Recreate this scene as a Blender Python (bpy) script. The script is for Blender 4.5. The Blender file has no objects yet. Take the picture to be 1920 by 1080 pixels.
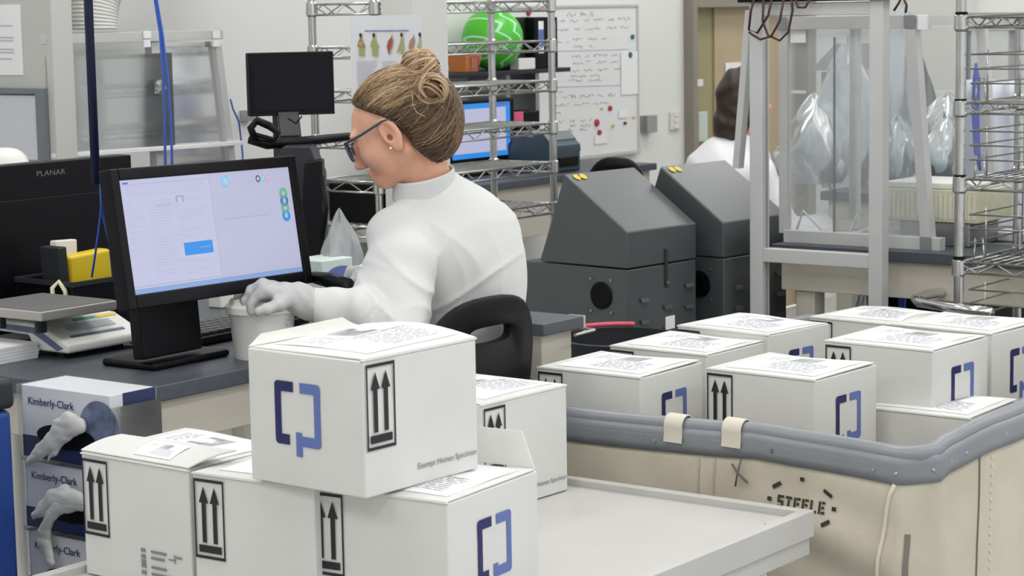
import bpy, math, random
import numpy as np
from mathutils import Vector, Matrix
random.seed(7)
rnd = random.random
PI = math.pi
SC = bpy.context.scene
COL = SC.collection
# ---------------------------------------------------------------- camera geometry (metres, camera above the origin)
f = 4000.; _p = math.radians(7.41); _ph = math.radians(1.0); _A = math.radians(36.8); H = 1.42
cA, sA, cp, sp = math.cos(_A), math.sin(_A), math.cos(_p), math.sin(_p)
F = Vector((cA*cp, sA*cp, -sp)); R0 = Vector((sA, -cA, 0.)); U0 = R0.cross(F)
FH = Vector((cA, sA, 0.))
R = R0*math.cos(_ph)-U0*math.sin(_ph); U = U0*math.cos(_ph)+R0*math.sin(_ph)
def pt(x, y, z=None, D=None, X=None, Y=None):
    d = F+R*((x-960)/f)+U*((540-y)/f)
    t = D if D is not None else (z-H)/d.z if z is not None else X/d.x if X is not None else Y/d.y
    return Vector((0, 0, H))+d*t
def depth(P): return (Vector(P)-Vector((0, 0, H))).dot(F)
# ---------------------------------------------------------------- materials
MATS = {}
def mat(name, col, rough=.5, metal=0., bump=0., bscale=60., var=0., vscale=8., spec=.5, emit=None, es=0., sheen=0., sss=0., alpha=None, stretch=None, coat=0., dirt=None):
    if name in MATS: return MATS[name]
    m = bpy.data.materials.new(name); m.use_nodes = True
    nt = m.node_tree; N = nt.nodes; L = nt.links
    b = N['Principled BSDF']
    c = (*col, 1)
    b.inputs['Base Color'].default_value = c
    b.inputs['Roughness'].default_value = rough
    b.inputs['Metallic'].default_value = metal
    b.inputs['Specular IOR Level'].default_value = spec
    if coat: b.inputs['Coat Weight'].default_value = coat
    if sheen: b.inputs['Sheen Weight'].default_value = sheen
    if sss:
        b.inputs['Subsurface Weight'].default_value = sss; b.inputs['Subsurface Radius'].default_value = (.012, .005, .003)
        b.inputs['Subsurface Scale'].default_value = 1.
    if emit is not None:
        b.inputs['Emission Color'].default_value = (*emit, 1); b.inputs['Emission Strength'].default_value = es
    tc = N.new('ShaderNodeTexCoord')
    src = tc.outputs['Object']
    if stretch:
        mp = N.new('ShaderNodeMapping'); mp.inputs['Scale'].default_value = stretch; L.new(src, mp.inputs['Vector']); src = mp.outputs['Vector']
    if var:
        nz = N.new('ShaderNodeTexNoise'); nz.inputs['Scale'].default_value = vscale; nz.inputs['Detail'].default_value = 5
        L.new(src, nz.inputs['Vector'])
        mx = N.new('ShaderNodeMix'); mx.data_type = 'RGBA'
        d2 = dirt or tuple(max(0, v*(1-var)) for v in col)
        mx.inputs['A'].default_value = c; mx.inputs['B'].default_value = (*d2, 1)
        rp = N.new('ShaderNodeValToRGB'); rp.color_ramp.elements[0].position = .35; rp.color_ramp.elements[1].position = .7
        L.new(nz.outputs['Fac'], rp.inputs['Fac']); L.new(rp.outputs['Color'], mx.inputs['Factor'])
        L.new(mx.outputs['Result'], b.inputs['Base Color'])
    if bump:
        n2 = N.new('ShaderNodeTexNoise'); n2.inputs['Scale'].default_value = bscale; n2.inputs['Detail'].default_value = 4
        L.new(src, n2.inputs['Vector'])
        bp = N.new('ShaderNodeBump'); bp.inputs['Strength'].default_value = bump; bp.inputs['Distance'].default_value = .002
        L.new(n2.outputs['Fac'], bp.inputs['Height']); L.new(bp.outputs['Normal'], b.inputs['Normal'])
    MATS[name] = m; return m
def clear(name, tint, trans, rough=.05, haze=0.):
    """thin clear sheet: mostly see-through with a fresnel gloss and a little milky scatter"""
    if name in MATS: return MATS[name]
    m = bpy.data.materials.new(name); m.use_nodes = True; nt = m.node_tree; N = nt.nodes; L = nt.links
    N.remove(N['Principled BSDF']); out = N['Material Output']
    t = N.new('ShaderNodeBsdfTransparent'); t.inputs['Color'].default_value = (*tint, 1)
    g = N.new('ShaderNodeBsdfGlossy'); g.inputs['Roughness'].default_value = rough
    fr = N.new('ShaderNodeFresnel'); fr.inputs['IOR'].default_value = 1.45
    df = N.new('ShaderNodeBsdfDiffuse'); df.inputs['Color'].default_value = (.8, .83, .85, 1)
    m1 = N.new('ShaderNodeMixShader'); m2 = N.new('ShaderNodeMixShader')
    nz = N.new('ShaderNodeTexNoise'); nz.inputs['Scale'].default_value = 5; nz.inputs['Detail'].default_value = 4
    tc = N.new('ShaderNodeTexCoord'); L.new(tc.outputs['Object'], nz.inputs['Vector'])
    mr = N.new('ShaderNodeMapRange'); mr.inputs['To Min'].default_value = haze*.4; mr.inputs['To Max'].default_value = haze*1.6
    L.new(nz.outputs['Fac'], mr.inputs['Value']); L.new(mr.outputs['Result'], m1.inputs['Fac'])
    L.new(t.outputs[0], m1.inputs[1]); L.new(df.outputs[0], m1.inputs[2])
    L.new(fr.outputs[0], m2.inputs['Fac']); L.new(m1.outputs[0], m2.inputs[1]); L.new(g.outputs[0], m2.inputs[2])
    L.new(m2.outputs[0], out.inputs['Surface']); MATS[name] = m; return m
wall_m = mat('painted wall', (.80, .80, .775), .75, bump=.08, bscale=220, var=.03, vscale=1.5)
wallg_m = mat('grey painted wall', (.56, .56, .535), .75, bump=.08, bscale=220, var=.03, vscale=1.5)
colm = mat('column paint', (.70, .70, .67), .7, bump=.08, bscale=200, var=.03, vscale=2)
floor_m = mat('vinyl floor', (.52, .52, .51), .35, var=.15, vscale=40)
ceil_m = mat('ceiling tile', (.8, .8, .78), .9, bump=.2, bscale=150)
card = mat('white coated cardboard', (.70, .70, .675), .55, bump=.10, bscale=40, var=.05, vscale=9, spec=.3)
card_in = mat('cardboard inner', (.70, .69, .65), .7, bump=.1, bscale=60, var=.08, vscale=30)
paper = mat('paper', (.88, .885, .89), .6, var=.03)
paper_l = mat('sheet paper', (.80, .81, .85), .6, var=.03)
ink = mat('black print', (.012, .012, .015), .6)
inkg = mat('grey print', (.22, .22, .24), .7)
inkl = mat('light grey print', (.50, .51, .55), .7)
navy = mat('navy print', (.006, .012, .10), .5)
blue_p = mat('blue print', (.11, .165, .43), .5)
bench_m = mat('black resin bench', (.072, .082, .100), .45, bump=.05, bscale=300, var=.2, vscale=80)
cream = mat('cream steel', (.60, .56, .48), .45, var=.05, vscale=4)
blk = mat('black plastic', (.004, .004, .006), .38, bump=.05, bscale=400, spec=.18)
blk_g = mat('glossy black plastic', (.008, .008, .012), .15)
dkgrey = mat('dark grey plastic', (.022, .024, .029), .45, spec=.3)
machine = mat('charcoal painted steel', (.062, .073, .077), .27, spec=1., bump=.22, bscale=500, var=.06, vscale=3)
machine_d = mat('charcoal edge', (.03, .033, .035), .5)
chrome = mat('chrome wire', (.62, .62, .60), .25, metal=1., var=.15, vscale=20)
steel = mat('dull steel', (.45, .46, .47), .35, metal=.9)
alu = mat('anodised aluminium', (.60, .605, .60), .40, metal=.2, var=.05, vscale=10)
alu_d = mat('aluminium joint', (.30, .31, .33), .45, metal=.5)
alu_w = mat('white hinge plastic', (.85, .85, .85), .5)
acrylic = clear('clear acrylic', (.93, .95, .95), .9, .04, .10)
acrylic_h = clear('hazy acrylic', (.86, .88, .89), .8, .08, .26)
bag_m = clear('polythene film', (.85, .88, .92), .7, .32, .36)
chair_m = mat('black chair shell', (.003, .003, .004), .55, spec=.2, bump=.1, bscale=300)
tray_m = mat('grey beige plastic', (.51, .50, .48), .42, bump=.06, bscale=150, var=.05, vscale=6)
canvas = mat('natural canvas', (.61, .56, .45), .85, bump=.5, bscale=700, var=.14, vscale=5, dirt=(.50, .45, .36))
vinyl = mat('grey vinyl', (.235, .25, .27), .36, bump=.15, bscale=50, var=.08)
strap_m = mat('woven strap', (.66, .62, .53), .8, bump=.4, bscale=500)
coat_m = mat('white coat cloth', (.62, .625, .61), .72, bump=.12, bscale=500, sheen=.2)
glove_m = mat('nitrile glove', (.50, .50, .50), .55, bump=.25, bscale=120)
bluep = mat('blue plastic', (.012, .05, .25), .4)
cable_b = mat('blue cable', (.015, .08, .42), .4)
white_p = mat('white plastic', (.78, .77, .74), .38)
yellow = mat('yellow plastic', (.72, .52, .01), .4)
# ---------------------------------------------------------------- scene tree helpers
def thing(name, label, cat, loc=(0, 0, 0), rot=0, group=None, rotm=None):
    o = bpy.data.objects.new(name, None); COL.objects.link(o); o.empty_display_size = .05
    Mx = Matrix.Translation(Vector(loc)) @ (rotm.to_4x4() if rotm is not None else Matrix.Rotation(rot, 4, 'Z'))
    o.matrix_world = Mx; o['label'] = label; o['category'] = cat
    if group: o['group'] = group
    MW[o.name] = Mx
    return o
MW = {}
def tag(o, label, cat, group=None, kind=None):
    o['label'] = label; o['category'] = cat
    if group: o['group'] = group
    if kind: o['kind'] = kind
    return o
def struct(o, label=None):
    o['kind'] = 'structure'
    if label: o['label'] = label
    return o
def link(name, me, parent=None, loc=None):
    o = bpy.data.objects.new(name, me); COL.objects.link(o)
    if parent is not None: o.parent = parent
    if loc is not None: o.location = loc
    return o
def copytree(o, parent=None):
    c = o.copy(); COL.objects.link(c)
    if parent is not None: c.parent = parent
    for ch in list(o.children): copytree(ch, c)
    return c
class MB:
    def __init__(s): s.v = []; s.f = []; s.m = []; s.T = Matrix.Identity(4)
    def add(s, vs, fs, m=0):
        b = len(s.v); s.v += [s.T @ Vector(v) for v in vs]; s.f += [tuple(b+i for i in q) for q in fs]; s.m += [m]*len(fs); return s
    def box(s, x0, x1, y0, y1, z0, z1, m=0):
        if x0 > x1: x0, x1 = x1, x0
        if y0 > y1: y0, y1 = y1, y0
        if z0 > z1: z0, z1 = z1, z0
        return s.add([(x0, y0, z0), (x1, y0, z0), (x1, y1, z0), (x0, y1, z0), (x0, y0, z1), (x1, y0, z1), (x1, y1, z1), (x0, y1, z1)],
                     [(3, 2, 1, 0), (4, 5, 6, 7), (0, 1, 5, 4), (1, 2, 6, 5), (2, 3, 7, 6), (3, 0, 4, 7)], m)
    def bar(s, p, q, w, h=None, m=0, up=(0, 0, 1)):
        p = Vector(p); q = Vector(q); h = h or w; t = (q-p).normalized(); a = Vector(up)
        if abs(t.dot(a)) > .95: a = Vector((1, 0, 0))
        u = t.cross(a).normalized()*w/2; v = u.cross(t).normalized()*h/2
        vs = [p-u-v, p+u-v, p+u+v, p-u+v, q-u-v, q+u-v, q+u+v, q-u+v]
        return s.add(vs, [(3, 2, 1, 0), (4, 5, 6, 7), (0, 1, 5, 4), (1, 2, 6, 5), (2, 3, 7, 6), (3, 0, 4, 7)], m)
    def tube(s, pts, r, n=8, m=0, closed=False, flat=1.):
        P = [Vector(p) for p in pts]; k = len(P)
        rr = r if hasattr(r, '__len__') else [r]*k
        t0 = (P[1]-P[0]).normalized(); a = Vector((0, 0, 1)) if abs(t0.z) < .9 else Vector((1, 0, 0))
        u = t0.cross(a).normalized(); vs = []
        for i in range(k):
            t = ((P[(i+1) % k] if (i < k-1 or closed) else P[i])-(P[i-1] if (i > 0 or closed) else P[i])).normalized()
            u = (u-t*u.dot(t)).normalized(); w = t.cross(u)
            for j in range(n):
                q = 2*PI*j/n; vs.append(P[i]+(u*math.cos(q)+w*math.sin(q)*flat)*rr[i])
        fs = []
        for i in range(k if closed else k-1):
            for j in range(n):
                i2 = (i+1) % k; fs.append((i*n+j, i*n+(j+1) % n, i2*n+(j+1) % n, i2*n+j))
        if not closed: fs += [tuple(range(n-1, -1, -1)), tuple((k-1)*n+j for j in range(n))]
        return s.add(vs, fs, m)
    def lathe(s, prof, n=32, c=(0, 0, 0), m=0, cap=True):
        c = Vector(c); vs = []; k = len(prof)
        for r, z in prof:
            for j in range(n): q = 2*PI*j/n; vs.append(c+Vector((r*math.cos(q), r*math.sin(q), z)))
        fs = [(i*n+j, i*n+(j+1) % n, (i+1)*n+(j+1) % n, (i+1)*n+j) for i in range(k-1) for j in range(n)]
        if cap: fs += [tuple(range(n-1, -1, -1)), tuple((k-1)*n+j for j in range(n))]
        return s.add(vs, fs, m)
    def prism(s, poly, ex, ey, o, ez, m=0):
        """polygon in plane (ex,ey) at o, extruded by vector ez"""
        ex, ey, o, ez = map(Vector, (ex, ey, o, ez)); n = len(poly)
        A = [o+ex*a+ey*b for a, b in poly]
        vs = A+[p+ez for p in A]
        fs = [tuple(range(n-1, -1, -1)), tuple(range(n, 2*n))]+[(i, (i+1) % n, n+(i+1) % n, n+i) for i in range(n)]
        return s.add(vs, fs, m)
    def grid(s, fn, nu, nv, m=0, thick=None):
        """sheet fn(u,v)->point, u,v in 0..1; thick: vector offset for the lower side"""
        P = [[Vector(fn(i/nu, j/nv)) for j in range(nv+1)] for i in range(nu+1)]
        vs = [p for r_ in P for p in r_]; w = nv+1
        fs = [(i*w+j, (i+1)*w+j, (i+1)*w+j+1, i*w+j+1) for i in range(nu) for j in range(nv)]
        if thick is not None:
            t = Vector(thick); b = len(vs); vs += [p+t for p in vs[:b]]
            fs += [tuple(b+i for i in reversed(q)) for q in list(fs)]
            edge = [(i, 0) for i in range(nu+1)]+[(nu, j) for j in range(1, nv+1)]+[(i, nv) for i in range(nu-1, -1, -1)]+[(0, j) for j in range(nv-1, 0, -1)]
            ids = [i*w+j for i, j in edge]
            for k in range(len(ids)):
                a, c = ids[k], ids[(k+1) % len(ids)]; fs.append((c, a, a+b, c+b))
        return s.add(vs, fs, m)
    def mesh(s, name, mats):
        me = bpy.data.meshes.new(name); me.from_pydata([tuple(v) for v in s.v], [], s.f)
        for mm in (mats if isinstance(mats, (list, tuple)) else [mats]): me.materials.append(mm)
        me.polygons.foreach_set('material_index', s.m); me.update(); return me
    def build(s, name, mats, parent=None, world=False, bevel=0, smooth=False, seg=2, label=None):
        if world and parent is not None:
            iv = MW[parent.name].inverted(); s.v = [iv @ v for v in s.v]
        me = s.mesh(name, mats); 
        import bmesh
        bm = bmesh.new(); bm.from_mesh(me); bmesh.ops.recalc_face_normals(bm, faces=bm.faces); bm.to_mesh(me); bm.free()
        o = link(name, me, parent)
        if smooth:
            me.polygons.foreach_set('use_smooth', [True]*len(me.polygons))
            if smooth != 'all':
                try: me.set_sharp_from_angle(angle=math.radians(smooth if smooth > 1 else 40))
                except Exception: pass
        if bevel:
            b = o.modifiers.new('bevel', 'BEVEL'); b.width = bevel; b.segments = seg; b.limit_method = 'ANGLE'; b.angle_limit = math.radians(35); b.harden_normals = False
            me.polygons.foreach_set('use_smooth', [True]*len(me.polygons))
            w = o.modifiers.new('wn', 'WEIGHTED_NORMAL'); w.keep_sharp = True
        if label: o['label'] = label
        return o
def solo(mb, name, mats, label, cat, loc=None, group=None, **k):
    """a one-mesh thing whose verts are in world space; origin moved to its base"""
    v = mb.v
    if loc is None:
        loc = Vector((sum(a.x for a in v)/len(v), sum(a.y for a in v)/len(v), min(a.z for a in v)))
    loc = Vector(loc); mb.v = [a-loc for a in v]
    o = mb.build(name, mats, **k); o.location = loc
    return tag(o, label, cat, group)
def text_mesh(txt, size, m, T, parent, name, world=True, align='LEFT', ext=.0002, sx=1.):
    cu = bpy.data.curves.new('txt', 'FONT'); cu.body = txt; cu.size = size; cu.align_x = align; cu.extrude = ext; cu.resolution_u = 3
    tmp = bpy.data.objects.new('txt', cu); COL.objects.link(tmp)
    bpy.context.view_layer.update()
    me = bpy.data.meshes.new_from_object(tmp.evaluated_get(bpy.context.evaluated_depsgraph_get()))
    bpy.data.objects.remove(tmp); bpy.data.curves.remove(cu)
    me.materials.clear(); me.materials.append(m)
    MM = T @ Matrix.Diagonal((sx, 1, 1, 1))
    if world and parent is not None: MM = MW[parent.name].inverted() @ MM
    me.transform(MM); o = link(name, me, parent); return o
def frame_mat(o, ex, ey):
    ex = Vector(ex).normalized(); ey = Vector(ey); ey = (ey-ex*ey.dot(ex)).normalized(); ez = ex.cross(ey)
    M_ = Matrix.Identity(4)
    for i in range(3): M_[i][0] = ex[i]; M_[i][1] = ey[i]; M_[i][2] = ez[i]; M_[i][3] = o[i]
    return M_
# ---------------------------------------------------------------- implicit surfaces (numpy surface nets)
def surface_net(fn, lo, hi, res):
    lo = np.array(lo, float); hi = np.array(hi, float); n = np.ceil((hi-lo)/res).astype(int)+1
    ax = [lo[i]+res*np.arange(n[i]) for i in range(3)]
    X, Y, Z = np.meshgrid(*ax, indexing='ij')
    V = fn(X.astype(np.float32), Y.astype(np.float32), Z.astype(np.float32)).astype(np.float32)
    I = V < 0
    c = np.zeros(tuple(n-1), np.int8)
    for a in (0, 1):
        for b in (0, 1):
            for d in (0, 1): c += I[a:n[0]-1+a, b:n[1]-1+b, d:n[2]-1+d]
    act = (c > 0) & (c < 8); idx = -np.ones(act.shape, int); ids = np.argwhere(act); idx[act] = np.arange(len(ids))
    acc = np.zeros((len(ids), 3)); cnt = np.zeros(len(ids))
    i, j, k = ids.T
    corners = [(a, b, d) for a in (0, 1) for b in (0, 1) for d in (0, 1)]
    for A in corners:
        for B in corners:
            if sum(abs(A[q]-B[q]) for q in range(3)) == 1 and A < B:
                va = V[i+A[0], j+A[1], k+A[2]]; vb = V[i+B[0], j+B[1], k+B[2]]
                m_ = (va < 0) != (vb < 0); t = np.where(m_, va/(va-vb+1e-12), 0)
                P = np.array(A)[None]+t[:, None]*(np.array(B)-np.array(A))[None]
                acc[m_] += P[m_]; cnt += m_
    verts = lo+res*(ids+acc/cnt[:, None])
    faces = []
    for d in range(3):
        e1, e2 = [(1, 2), (2, 0), (0, 1)][d]
        sl = [slice(0, n[q]) for q in range(3)]; sl2 = list(sl); sl[d] = slice(0, n[d]-1); sl2[d] = slice(1, n[d])
        a = I[tuple(sl)]; b = I[tuple(sl2)]
        E = np.argwhere(a != b)
        E = E[(E[:, e1] > 0) & (E[:, e2] > 0) & (E[:, e1] < n[e1]-1) & (E[:, e2] < n[e2]-1)]
        o1 = np.zeros(3, int); o1[e1] = 1; o2 = np.zeros(3, int); o2[e2] = 1
        q = [idx[tuple((E-o1-o2).T)], idx[tuple((E-o2).T)], idx[tuple(E.T)], idx[tuple((E-o1).T)]]
        Q = np.stack(q, 1); s_ = a[tuple(E.T)]
        Q[~s_] = Q[~s_][:, ::-1]; faces.append(Q)
    fc = np.concatenate(faces); fc = fc[(fc >= 0).all(1)]
    return verts, fc
def sdf_obj(name, fn, lo, hi, res, m, parent=None, rel=2):
    v, fc = surface_net(fn, lo, hi, res)
    me = bpy.data.meshes.new(name); me.from_pydata(v.tolist(), [], fc.tolist())
    me.polygons.foreach_set('use_smooth', [True]*len(me.polygons)); me.update()
    for mm in (m if isinstance(m, (list, tuple)) else [m]): me.materials.append(mm)
    o = link(name, me, parent)
    if rel:
        sm = o.modifiers.new('smooth', 'SMOOTH'); sm.factor = .5; sm.iterations = rel
    return o
def smin(a, b, k): 
    h = np.clip(.5+.5*(b-a)/k, 0, 1); return b*(1-h)+a*h-k*h*(1-h)
def smax(a, b, k): return -smin(-a, -b, k)
def ell(P, c, r, Rm=None):
    d = [P[i]-c[i] for i in range(3)]
    if Rm is not None: d = [sum(Rm[j][i]*d[j] for j in range(3)) for i in range(3)]
    k0 = np.sqrt(sum((d[i]/r[i])**2 for i in range(3))); k1 = np.sqrt(sum((d[i]/r[i]**2)**2 for i in range(3)))
    return k0*(k0-1)/(k1+1e-9)
def cone(P, a, b, ra, rb):
    ab = [b[i]-a[i] for i in range(3)]; L2 = sum(q*q for q in ab)+1e-12
    h = np.clip(sum((P[i]-a[i])*ab[i] for i in range(3))/L2, 0, 1)
    return np.sqrt(sum((P[i]-a[i]-ab[i]*h)**2 for i in range(3)))-(ra+(rb-ra)*h)
def chain(P, pts, rs, k=.01):
    d = None
    for i in range(len(pts)-1):
        e = cone(P, pts[i], pts[i+1], rs[i], rs[i+1]); d = e if d is None else smin(d, e, k)
    return d
# ---------------------------------------------------------------- camera
cam = bpy.data.cameras.new('camera'); co = bpy.data.objects.new('camera', cam); COL.objects.link(co)
cam.sensor_width = 36; cam.lens = f/1920*36; cam.clip_start = .05; cam.clip_end = 60
Mc = Matrix.Identity(4)
for i in range(3): Mc[i][0] = R[i]; Mc[i][1] = U[i]; Mc[i][2] = -F[i]
Mc[2][3] = H
co.matrix_world = Mc; SC.camera = co
cam.dof.use_dof = True; cam.dof.focus_distance = 4.0; cam.dof.aperture_fstop = 14
# ---------------------------------------------------------------- shell
YW = 4.96
m = MB().box(-3, 11.1, -3, YW, -.1, 0); struct(m.build('floor', floor_m))
m = MB().box(-3, 11.1, -3, YW, 2.9, 3.0); struct(m.build('ceiling', ceil_m))
dx0 = pt(1287, 150, Y=YW).x; dx1 = 9.0; dz1 = pt(1350, 14, Y=YW).z
m = MB().box(-3, dx0, YW, YW+.12, 0, 2.9).box(dx1, 11.1, YW, YW+.12, 0, 2.9).box(dx0, dx1, YW, YW+.12, dz1+.08, 2.9)
struct(m.build('wall_back', wall_m))
m = MB().box(9.5, 11.1, -3, YW, 0, 2.9); struct(m.build('wall_right', wall_m))
m = MB().box(-3.1, -3, -3, YW, 0, 2.9); struct(m.build('wall_left', wall_m))
# door / glazed opening in taupe frame
taupe = mat('taupe frame', (.27, .24, .20), .5); tan_d = mat('tan wood door', (.50, .40, .26), .5, var=.12, vscale=6, stretch=(1, 1, .1))
fx = pt(1306, 150, Y=YW-.04).x
m = MB().box(dx0-.02, fx, YW-.05, YW+.1, 0, dz1+.06).box(fx, dx1, YW-.05, YW+.1, dz1, dz1+.08).box(dx1-.08, dx1, YW-.05, YW+.1, 0, dz1)
d1 = struct(m.build('door_1', [taupe], bevel=.004))
m = MB().box(fx, fx+.25, YW+.03, YW+.07, 0, dz1).build('door_panel', mat('olive door edge', (.34, .30, .16), .5), d1)
m = MB().box(fx+.25, dx1-.08, YW+.02, YW+.08, 0, dz1).build('door_leaf', tan_d, d1)
P = pt(1312, 155, Y=YW-.051)
MB().box(P.x-.02, P.x+.02, YW-.056, YW-.05, P.z-.015, P.z+.015).build('latch_label', white_p, d1)
P = pt(1316, 228, Y=YW+.02)
MB().box(P.x-.03, P.x+.045, YW+.015, YW+.028, P.z-.09, P.z+.045).build('glass_pane', mat('pale pane', (.55, .63, .58), .3), d1, bevel=.006)
P = pt(1362, 118, Y=YW+.01)
solo(MB().box(P.x, P.x+.22, YW+.012, YW+.018, P.z-.3, P.z), 'notice_sheet', paper, 'plain pale sheet on the tan door behind the dark-haired person', 'notice')
# column and partition
cz = 2.9
m = MB().box(4.602, 4.754, 3.766, 3.885, 0, cz); struct(m.build('column_1', colm, bevel=.004))
m = MB().box(4.0, 4.076, 4.564, YW, 0, cz); struct(m.build('wall_partition', wallg_m, bevel=.003))
# ceiling light panels
lamp_e = mat('light diffuser', (.9, .9, .9), .5, emit=(1, 1, .99), es=3.)
def ceiling_light(x, y, label, w=1.15, d=.55, first=[None]):
    if first[0] is None:
        t = thing('ceiling_light', label, 'ceiling light', (x, y, 2.9), 0, 'fluorescent ceiling panels')
        m = MB().box(-w/2-.03, w/2+.03, -d/2-.03, -d/2, -.03, 0).box(-w/2-.03, w/2+.03, d/2, d/2+.03, -.03, 0).box(-w/2-.03, -w/2, -d/2, d/2, -.03, 0).box(w/2, w/2+.03, -d/2, d/2, -.03, 0)
        m.build('frame', white_p, t)
        MB().box(-w/2, w/2, -d/2, d/2, -.012, -.002).build('diffuser', lamp_e, t); first[0] = t
    else:
        t = copytree(first[0]); t.location = (x, y, 2.9); t['label'] = label
    li = bpy.data.lights.new('panel_light', 'AREA'); li.shape = 'RECTANGLE'; li.size = w; li.size_y = d; li.energy = LE; li.color = (1, .998, .985)
    lo = bpy.data.objects.new('panel_light', li); COL.objects.link(lo); lo.location = (x, y, 2.88)
LE = 9.5
spots = [(x, y) for x in (-.2, 2.0, 4.2, 6.4, 8.6) for y in (-1.2, .5, 2.2, 3.9)]
for n_, (x, y) in enumerate(spots):
    ceiling_light(x, y, 'flush white fluorescent ceiling panel')
w = bpy.data.worlds.new('world'); SC.world = w; w.use_nodes = True
w.node_tree.nodes['Background'].inputs[0].default_value = (.93, .96, 1, 1); w.node_tree.nodes['Background'].inputs[1].default_value = 1.0  # even ambient fill, added through the room side left open behind the camera
SC.view_settings.view_transform = 'Standard'; SC.view_settings.look = 'None'; SC.view_settings.gamma = 1; SC.view_settings.exposure = 0
# ---------------------------------------------------------------- white specimen boxes
BL_, BW_, BH_ = .249, .232, .198
def rrect_poly(pts, rad, seg=4):
    """rounds only the corner vertices listed with radius>0"""
    out = []; n = len(pts)
    for i, (x, y) in enumerate(pts):
        r = rad[i]
        if not r: out.append((x, y)); continue
        a = Vector(pts[i-1]); b = Vector((x, y)); c = Vector(pts[(i+1) % n])
        u = (a-b).normalized(); v = (c-b).normalized(); cen = b+(u+v)*r
        for k in range(seg+1):
            q = k/seg; w = (-v*(1-q)-u*q).normalized()
            out.append(tuple(cen+w*r))
    return out
def logo_mesh(T):
    """two bracket marks; origin at top-left, x right, y up (drawn downwards)"""
    m = MB(); m.T = T @ Matrix.Scale(.92, 4)
    A = [(0, 0), (.041, 0), (.041, -.0165), (.0135, -.0165), (.0135, -.0855), (.031, -.0855), (.031, -.102), (0, -.102)]
    A = rrect_poly(A, [.007, 0, 0, 0, 0, 0, 0, .007])
    m.prism(A, (1, 0, 0), (0, 1, 0), (0, 0, 0), (0, 0, .0004), 0)
    B = [(.056, 0), (.1, 0), (.1, -.102), (.0585, -.102), (.0585, -.119), (.0455, -.119), (.0455, -.080), (.0585, -.080), (.0585, -.0855), (.0865, -.0855), (.0865, -.0165), (.056, -.0165)]
    B = rrect_poly(B, [0, .007, .007]+[0]*9)
    m.prism(B, (1, 0, 0), (0, 1, 0), (0, 0, 0), (0, 0, .0004), 1)
    return m
def arrow_label(T, w=.060, h=.124):
    m = MB(); m.T = T; b = .0028; e = (0, 0, .0004)
    P = lambda poly, mi=0, z=0: m.prism(poly, (1, 0, 0), (0, 1, 0), (0, 0, z), e, mi)
    P([(0, 0), (w, 0), (w, -.0045), (0, -.0045)]); P([(0, -h), (0, -h+.0045), (w, -h+.0045), (w, -h)])
    P([(0, -.0045), (b, -.0045), (b, -h+.0045), (0, -h+.0045)]); P([(w-b, -.0045), (w, -.0045), (w, -h+.0045), (w-b, -h+.0045)])
    P([(.0075, -.103), (w-.0075, -.103), (w-.0075, -.1145), (.0075, -.1145)])
    for cx in (.019, w-.019):
        P([(cx, -.012), (cx+.0092, -.037), (cx+.0040, -.037), (cx+.0040, -.099), (cx-.0040, -.099), (cx-.0040, -.037), (cx-.0092, -.037)])
    return m
LT = random.Random(3)
def print_sheet(fn, parent, name='shipping_label', x0=.0, x1=1., y0=0., y1=1.):
    """paper sheet fn(u,v) with bars and text rows laid on it"""
    m = MB(); m.grid(fn, 16, 12, 0, thick=(0, 0, -.0006))
    def strip(u0, u1, v0, v1, mi):
        k = 4
        m.grid(lambda a, b: Vector(fn(u0+(u1-u0)*a, v0+(v1-v0)*b))+Vector((0, 0, .0006)), k, 1, mi)
    for k in range(22):                                # barcode
        u = .40+k*.0125; strip(u, u+LT.choice((.004, .007)), .52, .86, 2)
    for r_ in range(9):
        v = .10+r_*.045; a = .30+LT.random()*.1
        while a < .86:
            b = a+.03+LT.random()*.10; strip(a, min(b, .9), v, v+.014, 3); a = b+.02
    for r_ in range(7):
        v = .55+r_*.05; a = .08
        while a < .3:
            b = a+.03+LT.random()*.05; strip(a, b, v, v+.014, 3); a = b+.02
    strip(.30, .88, .485, .492, 2); strip(.74, .745, .1, .46, 3)
    return m.build(name, [paper, ink, inkg, inkl], parent)
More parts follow.
